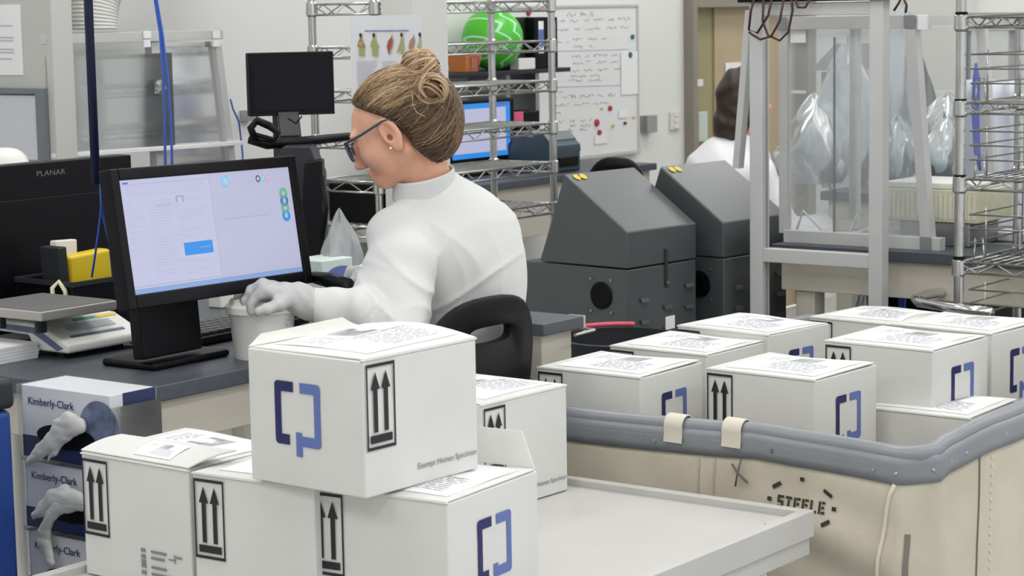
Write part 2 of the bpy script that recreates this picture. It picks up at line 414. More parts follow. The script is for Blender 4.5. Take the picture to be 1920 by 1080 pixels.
def make_box(label, near, z, rot, logo='both', flap=None, top='sheet', dims=None, scale=1., bulge=.006, seed=0, text=True, arrow=True, mark_face='-y', anchor='nn', group='white specimen boxes'):
    """near: world xy of one bottom corner given in the box's own frame signs (anchor)"""
    L, W, Hh = dims or (BL_, BW_, BH_)
    ax = {'n': -1, 'f': 1}
    rr = Matrix.Rotation(rot, 3, 'Z')
    off = rr @ Vector((ax[anchor[0]]*L/2, ax[anchor[1]]*W/2, 0))
    t = thing('shipping_box', label, 'box', (near[0]-off.x, near[1]-off.y, z), rot, group)
    rg = random.Random(seed)
    # shell with soft, slightly bowed walls
    m = MB(); n = 8
    def ring(zz, k):
        o = []
        bow = .0022*math.sin(PI*zz/Hh)
        for s_, (a, b) in enumerate((((-1, -1), (1, -1)), ((1, -1), (1, 1)), ((1, 1), (-1, 1)), ((-1, 1), (-1, -1)))):
            for q in range(n):
                u = q/n; x = a[0]*(1-u)+b[0]*u; y = a[1]*(1-u)+b[1]*u
                bb = bow*math.sin(PI*u)
                o.append((x*L/2+(bb if s_ == 1 else -bb if s_ == 3 else 0), y*W/2+(-bb if s_ == 0 else bb if s_ == 2 else 0), zz))
        return o
    zs = [0, .3*Hh, .6*Hh, .85*Hh, Hh]; vs = [p for k, zz in enumerate(zs) for p in ring(zz, k)]; c = 4*n
    fs = [(k*c+j, k*c+(j+1) % c, (k+1)*c+(j+1) % c, (k+1)*c+j) for k in range(len(zs)-1) for j in range(c)]
    fs += [tuple(range(c-1, -1, -1)), tuple((len(zs)-1)*c+j for j in range(c))]
    m.add(vs, fs, 0)
    m.build('carton', card, t, bevel=.0028, seg=3)
    # top flap: one sheet over the whole top, edge lifted in waves
    ph = rg.random()*6
    def topf(u, v):
        x = -L/2+.003+(L-.004)*u; y = -W/2-.001+(W-.006)*v
        zz = Hh+.0035+bulge*math.sin(PI*u)*math.sin(PI*v)+.0022*math.sin(5*u+ph)*v
        if top == 'lift': zz += .012*max(0, math.sin(PI*v))*(u**3)
        return Vector((x, y, zz))
    MB().grid(topf, 14, 10, 0, thick=(0, 0, -.0028)).build('top_flap', card, t, smooth=40, bevel=.0008)
    # shipping sheet
    a0, a1, b0, b1 = .10+rg.random()*.04, .94, .10, .93
    print_sheet(lambda u, v: topf(a0+(a1-a0)*u, b0+(b1-b0)*v)+Vector((0, 0, .0012+.0006*math.sin(9*u+ph)*math.sin(7*v))), t)
    # side seam tuck
    MB().box(-L/2-.0012, L/2+.001, -W/2-.0016, -W/2+.004, Hh-.001, Hh+.002).build('flap_fold', card, t, bevel=.0008)
    # prints
    if arrow:
        T = frame_mat(Vector((-L/2+.004, -W/2-.0026, Hh-.006)), (1, 0, 0), (0, 0, 1))
        arrow_label(T).build('arrow_label', ink, t)
    if text:
        T = frame_mat(Vector((L/2-.006, -W/2-.0026, .024)), (1, 0, 0), (0, 0, 1))
        text_mesh('Exempt Human Specimen', .0128, inkg, T, t, 'printed_text', world=False, align='RIGHT', ext=.0001)
    if logo in ('both', 'left'):
        T = frame_mat(Vector((-L/2-.0026, W/2-.057, Hh-.042)), (0, -1, 0), (0, 0, 1))
        logo_mesh(T).build('logo', [navy, blue_p], t)
    if logo in ('both', 'right'):
        T = frame_mat(Vector((L/2+.0026, -W/2+.075, Hh-.041)), (0, 1, 0), (0, 0, 1))
        logo_mesh(T).build('logo', [navy, blue_p], t)
    return t, L, W, Hh
def fit(near, left, right, z):
    """world xy of near corner and yaw of the box from three top-corner pixels"""
    a, b, c = pt(*near, z=z), pt(*left, z=z), pt(*right, z=z)
    u = (c-a); v = (b-a); y1 = math.atan2(u.y, u.x); y2 = math.atan2(v.y, v.x)-PI/2
    return a, (y1+y2)/2, u.length, v.length
TZ = .5285                                                            # tray surface
D2R = math.radians
# three boxes in the row on the tray, arrows facing away from the aisle
zt = TZ+BH_
Lc = [Vector((2.000, 2.762)), Vector((2.030, 2.494)), Vector((2.092, 2.243))]
# L boxes: local -y faces world -X (rot -90), near-left corner is the high-Y one
pa1 = pt(152, 850, z=zt)
t1, *_ = make_box('white box beside the glove boxes, its loose flap overlapping the next box', pa1[:2], TZ, D2R(-91.5), seed=1, anchor='nn', text=False)
pa = pt(357, 886, z=zt)
t2, *_ = make_box('white box in the middle of the row, partly under the raised box', (pa.x-.002, pa.y-.006), TZ, D2R(-87), seed=2, anchor='nn', text=False, dims=(.238, .232, .198))
pb = pt(838, 945, z=zt)
t3, *_ = make_box('white box with a standing flap and logo side showing, under the raised box', (pb.x, pb.y), TZ, D2R(-85), seed=3, anchor='fn', dims=(.246, .250, .198))
t3L, t3W = .246, .250
# loose end flap of the left box
L, W, Hh = BL_, BW_, BH_
def flap_quad(pts, parent, name, th=.0028, mt=card, k=8, bend=0.):
    """pts: four local corners a,b (hinge) c,d (free edge)"""
    a, b, c, d = map(Vector, pts); nrm = (b-a).cross(d-a).normalized()
    m = MB().grid(lambda u, v: (a*(1-u)+b*u)*(1-v)+(d*(1-u)+c*u)*v+nrm*bend*math.sin(PI*v), k, 6, 0, thick=nrm*th)
    return m.build(name, mt, parent, smooth=40, bevel=.0008)
flap_quad([(-L/2, -W/2, Hh+.004), (L/2, -W/2, Hh+.004), (L/2-.02+.05, -W/2+.075, Hh+.022), (-L/2+.02, -W/2+.07, Hh+.020)], t1, 'end_flap', bend=.004)
print_sheet(lambda u, v: Vector((-.01+.085*u, -W/2+.008+.045*v, Hh+.0055+.017*(.008+.045*v)/.07+.004*math.sin(PI*(.1+.6*v))+.003)), t1, 'routing_sticker')
for k in range(6):
    pass
mm = MB()
for k, (w_, zz) in enumerate(((.035, .058), (.03, .048), (.0, .040), (.034, .033), (.045, .022))):
    if w_: mm.box(.035, .035+w_, -W/2-.0030, -W/2-.0024, zz, zz+.004)
    mm.box(.012, .022, -W/2-.0030, -W/2-.0024, zz-.001, zz+.005)
mm.box(.075, .088, -W/2-.0030, -W/2-.0024, .052, .054).box(.088, .090, -W/2-.0030, -W/2-.0024, .048, .062).box(.092, .105, -W/2-.003, -W/2-.0024, .057, .060)
mm.build('fine_print', inkg, t1)
# standing dust flap on the right-end box
flap_quad([(t3L/2-.004, t3W/2-.002, Hh+.003), (-t3L/2+.03, t3W/2-.002, Hh+.003), (-t3L/2+.05, t3W/2+.012, Hh+.056), (t3L/2-.035, t3W/2+.012, Hh+.056)], t3, 'dust_flap')
# raised box on top
a, yaw, lu, lv = fit((685, 937), (470, 903), (920, 883), zt+.004)
tt, *_ = make_box('white box raised on top of the row of three, logo and arrow label both showing', pt(686, 936, z=zt+.0085)[:2], zt+.0085, yaw+D2R(1.5), seed=5, anchor='nn', logo='left', top='lift')
flap_quad([(L/2-.004, W/2-.002, Hh+.002), (-L/2, W/2-.002, Hh+.002), (-L/2+.04, W/2+.012, Hh+.015), (L/2-.03, W/2+.014, Hh+.018)], tt, 'rear_flap', bend=.002, mt=card_in)
# far box on the tray behind
pr = pt(1055, 725, z=zt)
make_box('white box standing alone at the back of the grey tray beside the chair', (pr.x+.012, pr.y), TZ, D2R(-2), seed=6, anchor='fn', logo='left')
# ---------------------------------------------------------------- boxes in the canvas truck
cz_ = .70
specs = [
 ('white box at the truck corner by the chair, half its logo above the rim', (1200, 710), (1010, 690), (1330, 675), .70, 11),
 ('white box in the middle of the truck front, arrow label beside the strap', (1527, 715), (1338, 682), (1640, 675), .712, 12),
 ('white box behind the front two, its arrow label just showing between them', (1325, 668), (1140, 643), (1435, 637), .698, 13),
 ('white box in the far row of the truck, in front of the aluminium post', (1440, 630), (1275, 603), (1550, 608), .712, 14),
 ('white box with a bowed lid at the far end of the truck, logo partly hidden', (1690, 612), (1512, 586), (1780, 590), .69, 15),
 ('tall white box in the truck with full logo and readable printed words', (1748, 660), (1572, 637), (1840, 635), .735, 16),
 ('white box at the right end of the truck, logo cut by the grey rim', (1860, 628), (1690, 602), (1925, 610), .73, 17)]
for lab, n_, l_, r_, z_, sd in specs:
    a, yaw, lu, lv = fit(n_, l_, r_, z_)
    hh = BH_
    make_box(lab, a[:2], z_-hh, D2R(-90)+yaw*.5, seed=sd, anchor='fn', logo='right', top='lift' if sd == 15 else 'sheet')
# a lower layer carries the upper boxes; only one lid of it shows
for k, (x, y, lab) in enumerate(((0, 0, 'low white box lid showing beside the truck rim below the tall box'),)):
    P = pt(1745, 815, z=.615)
    make_box(lab, (3.80, 1.735), .615-BH_, D2R(-90), seed=30+k, anchor='fn', logo='none', arrow=False, text=False)
# ---------------------------------------------------------------- utility cart with lipped tray
fc = pt(1525, 957, z=TZ+.012)
X1, Y0 = fc.x+.004, fc.y; X0, Y1 = 1.95, 2.605
t = thing('utility_cart', 'grey-beige plastic utility cart with a lipped tray top and chrome posts, under the white boxes', 'cart', ((X0+X1)/2, (Y0+Y1)/2, 0))
m = MB().box(X0+.02, X1-.02, Y0+.02, Y1-.02, TZ-.030, TZ-.0015)
lw = .022
for (a, b, c, d) in ((X0, X1, Y0, Y0+lw), (X0, X1, Y1-lw, Y1), (X0, X0+lw, Y0+lw, Y1-lw), (X1-lw, X1, Y0+lw, Y1-lw)): m.box(a, b, c, d, TZ-.036, TZ+.012)
for (a, b, c, d) in ((X0+.006, X1-.006, Y0+.006, Y0+lw), (X0+.006, X1-.006, Y1-lw, Y1-.006), (X1-lw, X1-.006, Y0+lw, Y1-lw)): m.box(a, b, c, d, TZ-.068, TZ-.0365)
m.box(X1-.10, X1-.06, Y0+.03, Y0+.045, TZ, TZ+.004)
m.build('tray', tray_m, t, world=True, bevel=.006, seg=3)
for k, (x, y) in enumerate(((X1-.10, Y0+.05), (X1-.10, Y1-.07), (X0+.10, Y0+.05), (X0+.1, Y1-.07))):
    m = MB().lathe([(.0127, .13), (.0127, TZ-.05)], 20, (x, y, 0))
    for zz in [i*.0254+.15 for i in range(11)]: m.lathe([(.0131, zz), (.0131, zz+.003)], 20, (x, y, 0))
    m.build('post', chrome, t, world=True, smooth=40)
    c = MB().lathe([(.03, 0), (.055, .01), (.06, .05), (.055, .09), (.03, .1)], 20, (0, 0, 0)); c.v = [Vector((x+(v.z-.05)*0+v.x*1.0, y+(v.z-.055)*.3*0+v.y*.35, v.z)) for v in c.v]
    c = MB(); c.T = Matrix.Translation((x, y, .055)) @ Matrix.Rotation(PI/2, 4, 'X'); c.lathe([(.02, -.016), (.05, -.016), (.055, -.008), (.055, .008), (.05, .016), (.02, .016)], 24)
    c.T = Matrix.Identity(4); c.bar((x, y, .05), (x, y, .135), .05, .03)
    c.build('caster', dkgrey, t, world=True, smooth=40)
MB().box(X0+.03, X1-.03, Y0+.02, Y1-.02, .14, .17).build('lower_shelf', tray_m, t, world=True, bevel=.006)
# ---------------------------------------------------------------- canvas basket truck
RZ = .635
cor = pt(1733, 862, z=RZ); lef = pt(1060, 768, z=RZ); rig = pt(1920, 728, z=RZ)
cor = Vector((cor.x, cor.y, RZ)); dirL = (lef-cor); dirL.z = 0; dirL.normalize(); dirR = Vector((1, -.02, 0)).normalized()
LL, LR = (2.615-cor.y), 1.30
t = thing('canvas_basket_truck', 'cream canvas basket truck with a grey vinyl rim, holding white boxes', 'basket truck', cor+dirL*LL/2+dirR*LR/2-Vector((0, 0, RZ)))
P0, P1, P2, P3 = cor+dirL*LL, cor.copy(), cor+dirR*LR, cor+dirL*LL+dirR*LR
# rim path: pixel-traced sag resolved on the rim height (rises and dips a few cm like the bent steel hoop does)
def seg(a, b, n): return [a.lerp(b, i/n) for i in range(n)]
rim = seg(P0, P1+dirL*.05, 22)
rim += [P1+dirL*.05*(1-q)+dirR*.05*q*1.0+(-(dirL+dirR)*0) for q in (0, .25, .5, .75)]
rb = seg(P1+dirR*.05, P2, 26); rim += rb
rim += seg(P2, P3, 20)+seg(P3, P0, 26)
def de(p):
    q = p-P1; det = dirR.x*dirL.y-dirR.y*dirL.x
    return (q.x*dirL.y-q.y*dirL.x)/det, (dirR.x*q.y-dirR.y*q.x)/det
def wob(p):
    d, e = de(p)
    if d > LR-.05 or e > LL-.05: return p
    z = 0.
    if e < .03:  z += .030*(1/(1+math.exp(-(d-.16)/.035)))+.012*(1/(1+math.exp(-(d-.55)/.05)))+.004*math.sin(d*14)
    else: z += .006*math.sin(e*6)+.004*math.exp(-((e-.35)/.05)**2)
    off = -dirR*(.010*math.sin(e*5)) if e > .03 and d < .02 else (-dirL*(.016*math.exp(-((d-.10)/.06)**2)) if e < .03 and d > .03 else Vector())
    return p+Vector((0, 0, z))-off*0+off*-1
rim = [wob(p) for p in rim]
m = MB().tube(rim, .0155, 14, 0, closed=True); m.build('rim_hoop', vinyl, t, world=True, smooth='all')
inner = (P0+P1+P2+P3)/4
def outn(p):
    d, e = de(p); d /= LR; e /= LL
    k = min((abs(d), 0), (abs(1-d), 1), (abs(e), 2), (abs(1-e), 3))[1]
    return (-dirR, dirR, -dirL, dirL)[k]
# vinyl skirt under the hoop and canvas body
nr = len(rim); vs = []; 
rows = [(.0148, -.002), (.0165, -.016), (.0155, -.034), (.0145, -.050)]
for (o_, z_) in rows:
    for p in rim: vs.append(p+outn(p)*o_*1.0+Vector((0, 0, z_)))
fs = [(r_*nr+i, r_*nr+(i+1) % nr, (r_+1)*nr+(i+1) % nr, (r_+1)*nr+i) for r_ in range(len(rows)-1) for i in range(nr)]
sk = MB().add(vs, fs).build('vinyl_skirt', vinyl, t, world=True, smooth='all')
so = sk.modifiers.new('solid', 'SOLIDIFY'); so.thickness = .002; so.offset = 1
rnv = random.Random(5)
def canvas_pt(i, q):
    p = rim[i]; n_ = outn(p); zt_ = p.z-.046; z = zt_*(1-q)+.16*q
    d, e = de(p)
    b = .012+.018*math.sin(PI*q)*math.sin(2.1*e+1.7*d)
    if e > .02 and d < .05:   # front face, tension folds fanning out of the corner
        b += .010*math.sin(22*(q*.9+e*.55))*math.exp(-((e-.20)/.16)**2)*min(1, q*4)
        b += .012*math.exp(-(e/.055)**2)*min(1, q*3)
    if d >= .05: b += .005*math.sin(16*d+3*q)*min(1, q*3)
    return Vector((p.x, p.y, z))+n_*b-n_*.010*q
nq = 26; vs = [canvas_pt(i, q/nq) for q in range(nq+1) for i in range(nr)]
fs = [(r_*nr+i, r_*nr+(i+1) % nr, (r_+1)*nr+(i+1) % nr, (r_+1)*nr+i) for r_ in range(nq) for i in range(nr)]+[tuple(nq*nr+i for i in range(nr))]
cb = MB().add(vs, fs).build('canvas_body', canvas, t, world=True, smooth='all')
so = cb.modifiers.new('solid', 'SOLIDIFY'); so.thickness = .003; so.offset = -1
def on_front(e, dz, lift=.003):
    """point on the front canvas at distance e from the corner, dz below the rim"""
    k = min(range(nr), key=lambda i: (rim[i]-(P1+dirL*e)).to_2d().length if hasattr((rim[i]), 'to_2d') else 9)
    a = (k-1) if (rim[k]-P1).dot(dirL) < e else k
    a %= nr; ea, eb = (rim[a]-P1).dot(dirL), (rim[(a+1) % nr]-P1).dot(dirL); s_ = (e-ea)/(eb-ea) if abs(eb-ea) > 1e-6 else 0
    q = lambda i: max(0, (dz-.046)/((rim[i].z-.046)-.16))
    return canvas_pt(a, q(a)).lerp(canvas_pt((a+1) % nr, q((a+1) % nr)), min(1, max(0, s_)))-dirR*lift
ctn = mat('canvas seam', (.46, .40, .30), .9); dirt_m = mat('canvas grime', (.20, .18, .15), .9)
piping = mat('seam piping', (.70, .64, .52), .85, bump=.3, bscale=300)
# stitched seams
m = MB()
for e in (.44, .475): m.tube([on_front(e, .055+i*.02, .0015) for i in range(20)], .0016, 6)
m.build('seam', ctn, t, world=True, smooth='all')
m = MB()
m.tube([on_front(.052+.055*(i/19)**.6, .05+i*.02, .003) for i in range(20)], .0038, 8)
m.build('corner_piping', piping, t, world=True, smooth='all')
m = MB(); g = random.Random(9)
def strip_(e0, w0, z0, z1, n=16): 
    for i in range(n):
        a, b = z0+(z1-z0)*i/n, z0+(z1-z0)*(i+1)/n
        m.add([on_front(e0, a, .0022), on_front(e0+w0, a, .0022), on_front(e0+w0, b, .0022), on_front(e0, b, .0022)], [(0, 1, 2, 3)])
strip_(.030, .006, .14, .26); m.build('grime_streak', dirt_m, t, world=True)
# right side: seams
def on_side(d, dz, lift=.003):
    k = min(range(nr), key=lambda i: (rim[i]-(P1+dirR*d)).length)
    zt_ = rim[k].z-.046; q = max(0, (rim[k].z-dz-zt_)/(.16-zt_)) if dz > .046 else 0
    return canvas_pt(k, q)-dirL*lift
sd = (pt(1830, 900, Y=P1.y)-P1).dot(dirR)
m = MB().tube([on_side(sd, .05+i*.022, .001) for i in range(20)], .0018, 6)
m.build('side_seam', dirt_m, t, world=True, smooth='all')
m = MB()
for i in range(26): m.tube([on_side(sd+.022, .06+i*.016, .001), on_side(sd+.022, .066+i*.016, .001)], .0022, 6)
m.build('side_stitching', piping, t, world=True, smooth='all')
# woven straps looped over the hoop
for px_ in (1241, 1353):
    e = (pt(px_, 790, X=P1.x)-P1).dot(dirL)
    k = min(range(nr), key=lambda i: (rim[i]-(P1+dirL*e)).length); c = rim[k]
    pr_ = []
    for a in range(-70, 200, 15): pr_.append((-math.cos(D2R(a))*-.0195*-1, math.sin(D2R(a))*.0195))
    m = MB(); A = [(-.021, -.030)]+[(-.0195*math.cos(D2R(a)), .0195*math.sin(D2R(a))) for a in range(-20, 201, 15)]+[(.021, -.03)]
    vs = []
    for w_ in (-.021, .021):
        for r_ in (1, 1.12):
            for (a, b) in A: vs.append(c+dirL*w_+dirR*(a*r_)+Vector((0, 0, b*(r_ if b > 0 else 1))))
    n_ = len(A); fs = []
    for i in range(n_-1): fs += [(i, i+1, 2*n_+i+1, 2*n_+i), (n_+i, 3*n_+i, 3*n_+i+1, n_+i+1), (i, n_+i, n_+i+1, i+1), (2*n_+i, 2*n_+i+1, 3*n_+i+1, 3*n_+i)]
    m.add(vs, fs).build('strap', strap_m, t, world=True, smooth=40)
# rivets and stitching
m = MB()
def rivet(e, dz):
    p = on_front(e, dz, .0)-dirR*.010; m.lathe([(.001, .004), (.004, .0025), (.0045, 0)], 12, (0, 0, 0)) if False else m.tube([p, p-dirR*.004], [.005, .003], 10)
mr = MB()
for e in (.33, .305, .095, .055, .58): 
    k = min(range(nr), key=lambda i: (rim[i]-(P1+dirL*e)).length); p = rim[k]-dirR*.0165+Vector((0, 0, -.030))
    MB().tube([p, p-dirR*.004], [.0045, .003], 10).build('rivet', steel, t, world=True, smooth=40)
for d in (.03, .10, .16, .30):
    k = min(range(nr), key=lambda i: (rim[i]-(P1+dirR*d)).length); p = rim[k]-dirL*.0165+Vector((0, 0, -.028))
    MB().tube([p, p-dirL*.004], [.0045, .003], 10).build('rivet', steel, t, world=True, smooth=40)
ms = MB()
for i in range(74):
    e = .10+i*.0125
    k = e/ (LL-.05)
    pA = [wob(P1+dirL*x_)-dirR*.0178+Vector((0, 0, -.019)) for x_ in (e, e+.008)]
    ms.tube(pA, .0007, 4)
ms.build('skirt_stitching', strap_m, t, world=True)
# cord cross hanging from the strap
ex_ = (pt(1378, 845, X=P1.x)-P1).dot(dirL)
m = MB().tube([on_front(ex_+.018, .062, .008), on_front(ex_+.002, .078, .012), on_front(ex_-.018, .095, .008)], .0022, 6)
m.tube([on_front(ex_-.004, .050, .012), on_front(ex_+.001, .075, .014), on_front(ex_+.008, .102, .009)], .0022, 6)
m.build('tie_cord', mat('grey cord', (.16, .14, .12), .8), t, world=True, smooth='all')
# stencilled maker mark: ring of dashes round the word
def onF(px_, py_):
    q = pt(px_, py_, X=P1.x); e = (q-P1).dot(dirL); return e, P1.z-q.z
e0, dz0 = onF(1496, 953)
sten = mat('stencil ink', (.03, .028, .026), .8)
m = MB()
for ang, ln in ((90, .009), (36, .020), (144, .020), (0, .009), (180, .009), (-36, .018), (-144, .018), (-90, .009)):
    c_ = (math.cos(D2R(ang))*-.067, math.sin(D2R(ang))*.045); tx, tz = math.sin(D2R(ang)), math.cos(D2R(ang))
    if ang in (90, -90, 0, 180): tx, tz = 1, 0
    if ang in (36, -144): tx, tz = 1, .62
    if ang in (144, -36): tx, tz = 1, -.62
    l = math.hypot(tx, tz); tx, tz = tx/l, tz/l; nx, nz = -tz, tx; w_ = .0036
    q = [(c_[0]+tx*ln/2*s1+nx*w_*s2, c_[1]+tz*ln/2*s1+nz*w_*s2) for s1, s2 in ((-1, -1), (1, -1), (1, 1), (-1, 1))]
    m.add([on_front(e0+a, dz0-b, .0028) for a, b in q], [(0, 1, 2, 3)])
font = {'S': [(0, 4, 3, 5), (0, 2.5, 1, 4), (0, 2, 3, 3), (2, .6, 3, 2), (0, 0, 3, 1)], 'T': [(0, 4, 3, 5), (1, 0, 2, 3.7)], 'E': [(0, 0, 1, 5), (1.3, 4, 3, 5), (1.3, 2, 2.6, 3), (1.3, 0, 3, 1)], 'L': [(0, 0, 1, 5), (1.3, 0, 3, 1)]}
sx_ = .0044; x_ = .050
for ch in 'STEELE':
    for a0_, b0_, a1_, b1_ in font[ch]:
        m.add([on_front(e0+x_-a*sx_, dz0+.012-b*sx_, .0028) for a, b in ((a0_, b0_), (a1_, b0_), (a1_, b1_), (a0_, b1_))], [(0, 1, 2, 3)])
    x_ -= 3.9*sx_
m.build('stencil_lettering', sten, t, world=True)
# deck and casters
MB().box(-LR/2+.05, LR/2-.05, -LL/2+.05, LL/2-.05, .125, .155).build('deck', tan_d, t, bevel=.004)
for sx1 in (-1, 1):
    for sy1 in (-1, 1):
        c = MB(); x, y = sx1*(LR/2-.14), sy1*(LL/2-.14)
        c.T = Matrix.Translation((x, y, .055)) @ Matrix.Rotation(PI/2, 4, 'X'); c.lathe([(.02, -.016), (.05, -.016), (.055, -.008), (.055, .008), (.05, .016), (.02, .016)], 24)
        c.T = Matrix.Identity(4); c.bar((x, y, .05), (x, y, .126), .05, .03); c.build('caster', dkgrey, t, smooth=40)
# ---------------------------------------------------------------- woman's bench
DZ = .76
DK = pt(240, 736, z=DZ)
DX0, DY0 = DK.x, DK.y; DX1, DY1 = 3.60, 3.98
def bench(name_label, x0, x1, y0, y1, z, th=.030, apron=.10, legs=(), ins=.02, skip=()):
    t = thing('lab_bench', name_label, 'bench', ((x0+x1)/2, (y0+y1)/2, 0))
    MB().box(x0, x1, y0, y1, z-th, z).build('worktop', bench_m, t, world=True, bevel=.0025)
    m = MB()
    a, b, c, d = x0+ins, x1-ins, y0+ins, y1-ins; zz = z-th
    m.box(a, b, c, c+.03, zz-apron, zz).box(a, a+.03, c+.03, d, zz-apron, zz).box(b-.03, b, c+.03, d, zz-apron, zz).box(a+.03, b-.03, d-.03, d, zz-apron, zz)
    m.build('apron', cream, t, world=True, bevel=.002)
    for (lx, ly) in legs:
        MB().box(lx-.03, lx+.03, ly-.03, ly+.03, 0, zz-apron+.001).build('leg', cream, t, world=True, bevel=.003)
    return t
bt = bench('black-topped cream bench in front of the seated woman, holding two monitors', DX0, DX1, DY0, DY1, DZ, .030, .085, [(DX0+.055, DY0+.05), (DX1-.05, DY0+.05), (DX0+.05, DY1-.05), (DX1-.05, DY1-.05)])
b2c = pt(1095, 592, z=DZ)
bt2 = bench('short black-topped bench end behind the chair, beside the waste bin', 3.615, b2c.x, b2c.y, b2c.y+.85, DZ, .026, .12, [(b2c.x-.05, b2c.y+.05), (b2c.x-.05, b2c.y+.8)])
# perforated clip and hook at the bench end
m = MB().box(b2c.x, b2c.x+.02, b2c.y+.01, b2c.y+.05, DZ-.03, DZ-.002)
m.tube([(b2c.x-.05, b2c.y-.01, DZ-.035), (b2c.x+.02, b2c.y-.012, DZ-.033), (b2c.x+.03, b2c.y+.02, DZ-.035)], .004, 8)
m.build('towel_clip', chrome, bt2, world=True, smooth=40)
# ---------------------------------------------------------------- front monitor
def monitor_frame(BLp, BRp, zbl, zbr=None):
    a = pt(*BLp, z=zbl); b = pt(*BRp, z=zbr or zbl); return a, b
a, b = pt(243, 582, z=.893), pt(588, 530, z=.885)
ex = (b-a); W_ = ex.length; ex.normalize()
tl = pt(205, 318, Y=0) if False else None
tilt = D2R(9); back = Vector((0, 0, 1)).cross(ex); 
ey = (Vector((0, 0, 1))*math.cos(tilt)+back*math.sin(tilt)).normalized()
# height so that the top-left corner falls at its place
best = min(range(200, 420), key=lambda h: abs(((a+ey*(h/1000)) - Vector((0, 0, H))).dot(U)/depth(a+ey*(h/1000))*f-(540-318)))
Hm = best/1000
mid = (a+b)/2; base = Vector((mid.x, mid.y, DZ))+back*.07
t = thing('computer_monitor', 'black monitor with a lit screen of two open windows, on the bench before the woman', 'monitor', base)
T = frame_mat(a, ex, ey)          # local z points to the viewer side (ex x ey)
if (T.to_3x3() @ Vector((0, 0, 1))).dot(F) > 0: pass
n3 = ex.cross(ey); sgn = -1 if n3.dot(F) > 0 else 1
m = MB(); m.T = T; bz = .022; z0, z1 = (-.032, 0) if sgn > 0 else (0, .032)
bb = .026
m.box(0, bz, 0, Hm, z0, z1).box(W_-bz, W_, 0, Hm, z0, z1).box(bz, W_-bz, 0, bb, z0, z1).box(bz, W_-bz, Hm-bz, Hm, z0, z1).box(bz, W_-bz, bb, Hm-bz, z0, z1-.006*sgn)
m.build('casing', blk, t, world=True, bevel=.003)
def em(name, c, s=1.):
    if name in MATS: return MATS[name]
    return mat(name, tuple(v*.1 for v in c), .15, emit=c, es=s)
scr = [em('screen lavender', (.52, .53, .72), .85), em('screen pale', (.55, .56, .76), .86), em('screen grey', (.34, .36, .50), .9), em('screen blue', (.03, .25, .72), 1.), em('screen taskbar', (.25, .38, .66), .9), em('screen ink', (.12, .13, .2), .7), em('screen cyan', (.15, .55, .80), 1.), em('screen green', (.12, .45, .22), 1.), em('screen deep blue', (.08, .15, .5), 1.), em('screen light text', (.46, .48, .66), .9), em('screen pink', (.7, .3, .5), 1.)]
sw, sh = W_-2*bz, Hm-bz-bb
m = MB(); m.T = T @ Matrix.Translation((bz, bb, -.0055*1 if sgn > 0 else .0)); 
if sgn > 0:
    m.box(0, sw, 0, sh, -.0006, 0, 0)
    lv = .0002
    def q(u0, u1, v0, v1, mi, k=1):           # v measured from the top
        z = lv*k; m.add([(u0*sw, (1-v1)*sh, z), (u1*sw, (1-v1)*sh, z), (u1*sw, (1-v0)*sh, z), (u0*sw, (1-v0)*sh, z)], [(0, 1, 2, 3)], mi)
    q(0, 1, .955, 1, 4); q(0, .505, 0, .955, 1); q(.505, .507, 0, .955, 2, 2); q(0, .5, .935, .94, 2, 2)
    q(.51, 1, .93, .936, 9, 2)
    q(.0, .5, .035, .05, 9, 2); q(.02, .05, .02, .035, 8, 2)
    g = random.Random(4)
    for r_ in range(5):
        u = .03
        while u < .46:
            w_ = .02+g.random()*.05; q(u, min(.48, u+w_), .06+r_*.02, .066+r_*.02, 9, 2); u += w_+.01
    q(.15, .153, .17, .90, 9, 2)
    for r_ in range(26):
        v = .2+r_*.026; 
        if g.random() < .8: q(.165, .165+.08+.06*g.random(), v, v+.007, 9, 2)
        if g.random() < .7: q(.02, .05+.07*g.random(), v, v+.006, 9, 2)
    for r_ in range(30):
        v = .26+r_*.021
        if .58 < v < .74: continue
        if g.random() < .8: q(.30, .36+.11*g.random(), v, v+.006, 9, 2)
    q(.30, .345, .175, .235, 2, 2); q(.309, .336, .187, .235, 1, 3); q(.355, .44, .19, .196, 9, 2); q(.355, .46, .21, .216, 9, 2)
    q(.31, .475, .60, .715, 3, 2); q(.40, .46, .652, .660, 4, 3)
    q(.18, .27, .235, .26, 9, 2)
    q(.60, .79, .10, .105, 9, 2); q(.55, .85, .27, .275, 9, 2); q(.555, .70, .30, .306, 9, 2)
    for r_ in range(8):
        v = .28+r_*.02; u = .56
        while u < .84:
            w_ = .01+g.random()*.05; q(u, u+w_, v, v+.006, 9, 2); u += w_+.012
    q(.55, .84, .425, .43, 2, 2)
    def disc(u, v, r, mi, k=3, ring=False):
        c = Vector((u*sw, (1-v)*sh, lv*k)); n_ = 20
        P = [c+Vector((r*math.cos(2*PI*i/n_), r*math.sin(2*PI*i/n_), 0)) for i in range(n_)]
        m.add(P, [tuple(range(n_))], mi)
    disc(.60, .085, .012, 6); disc(.60, .085, .007, 1, 4)
    for u, mi in ((.80, 5), (.83, 6), (.86, 10)): disc(u, .085, .007, mi); disc(u, .085, .004, 1, 4)
    for v, mi in ((.245, 7), (.315, 8), (.385, 7), (.455, 3)): disc(.945, v, .012, mi); disc(.945, v, .005, 9, 4)
m.build('screen', scr, t, world=True)
cb_ = mid+back*.03
m = MB().bar(Vector((cb_.x, cb_.y, DZ+.02))+back*.05-ex*.08, Vector((cb_.x, cb_.y, 1.02))+back*.07-ex*.08, .03, .16, up=tuple(ex))
m.build('stand_neck', blk, t, world=True, bevel=.004)
m = MB(); m.T = Matrix.Translation(base) @ Matrix.Rotation(math.atan2(ex.y, ex.x), 4, 'Z')
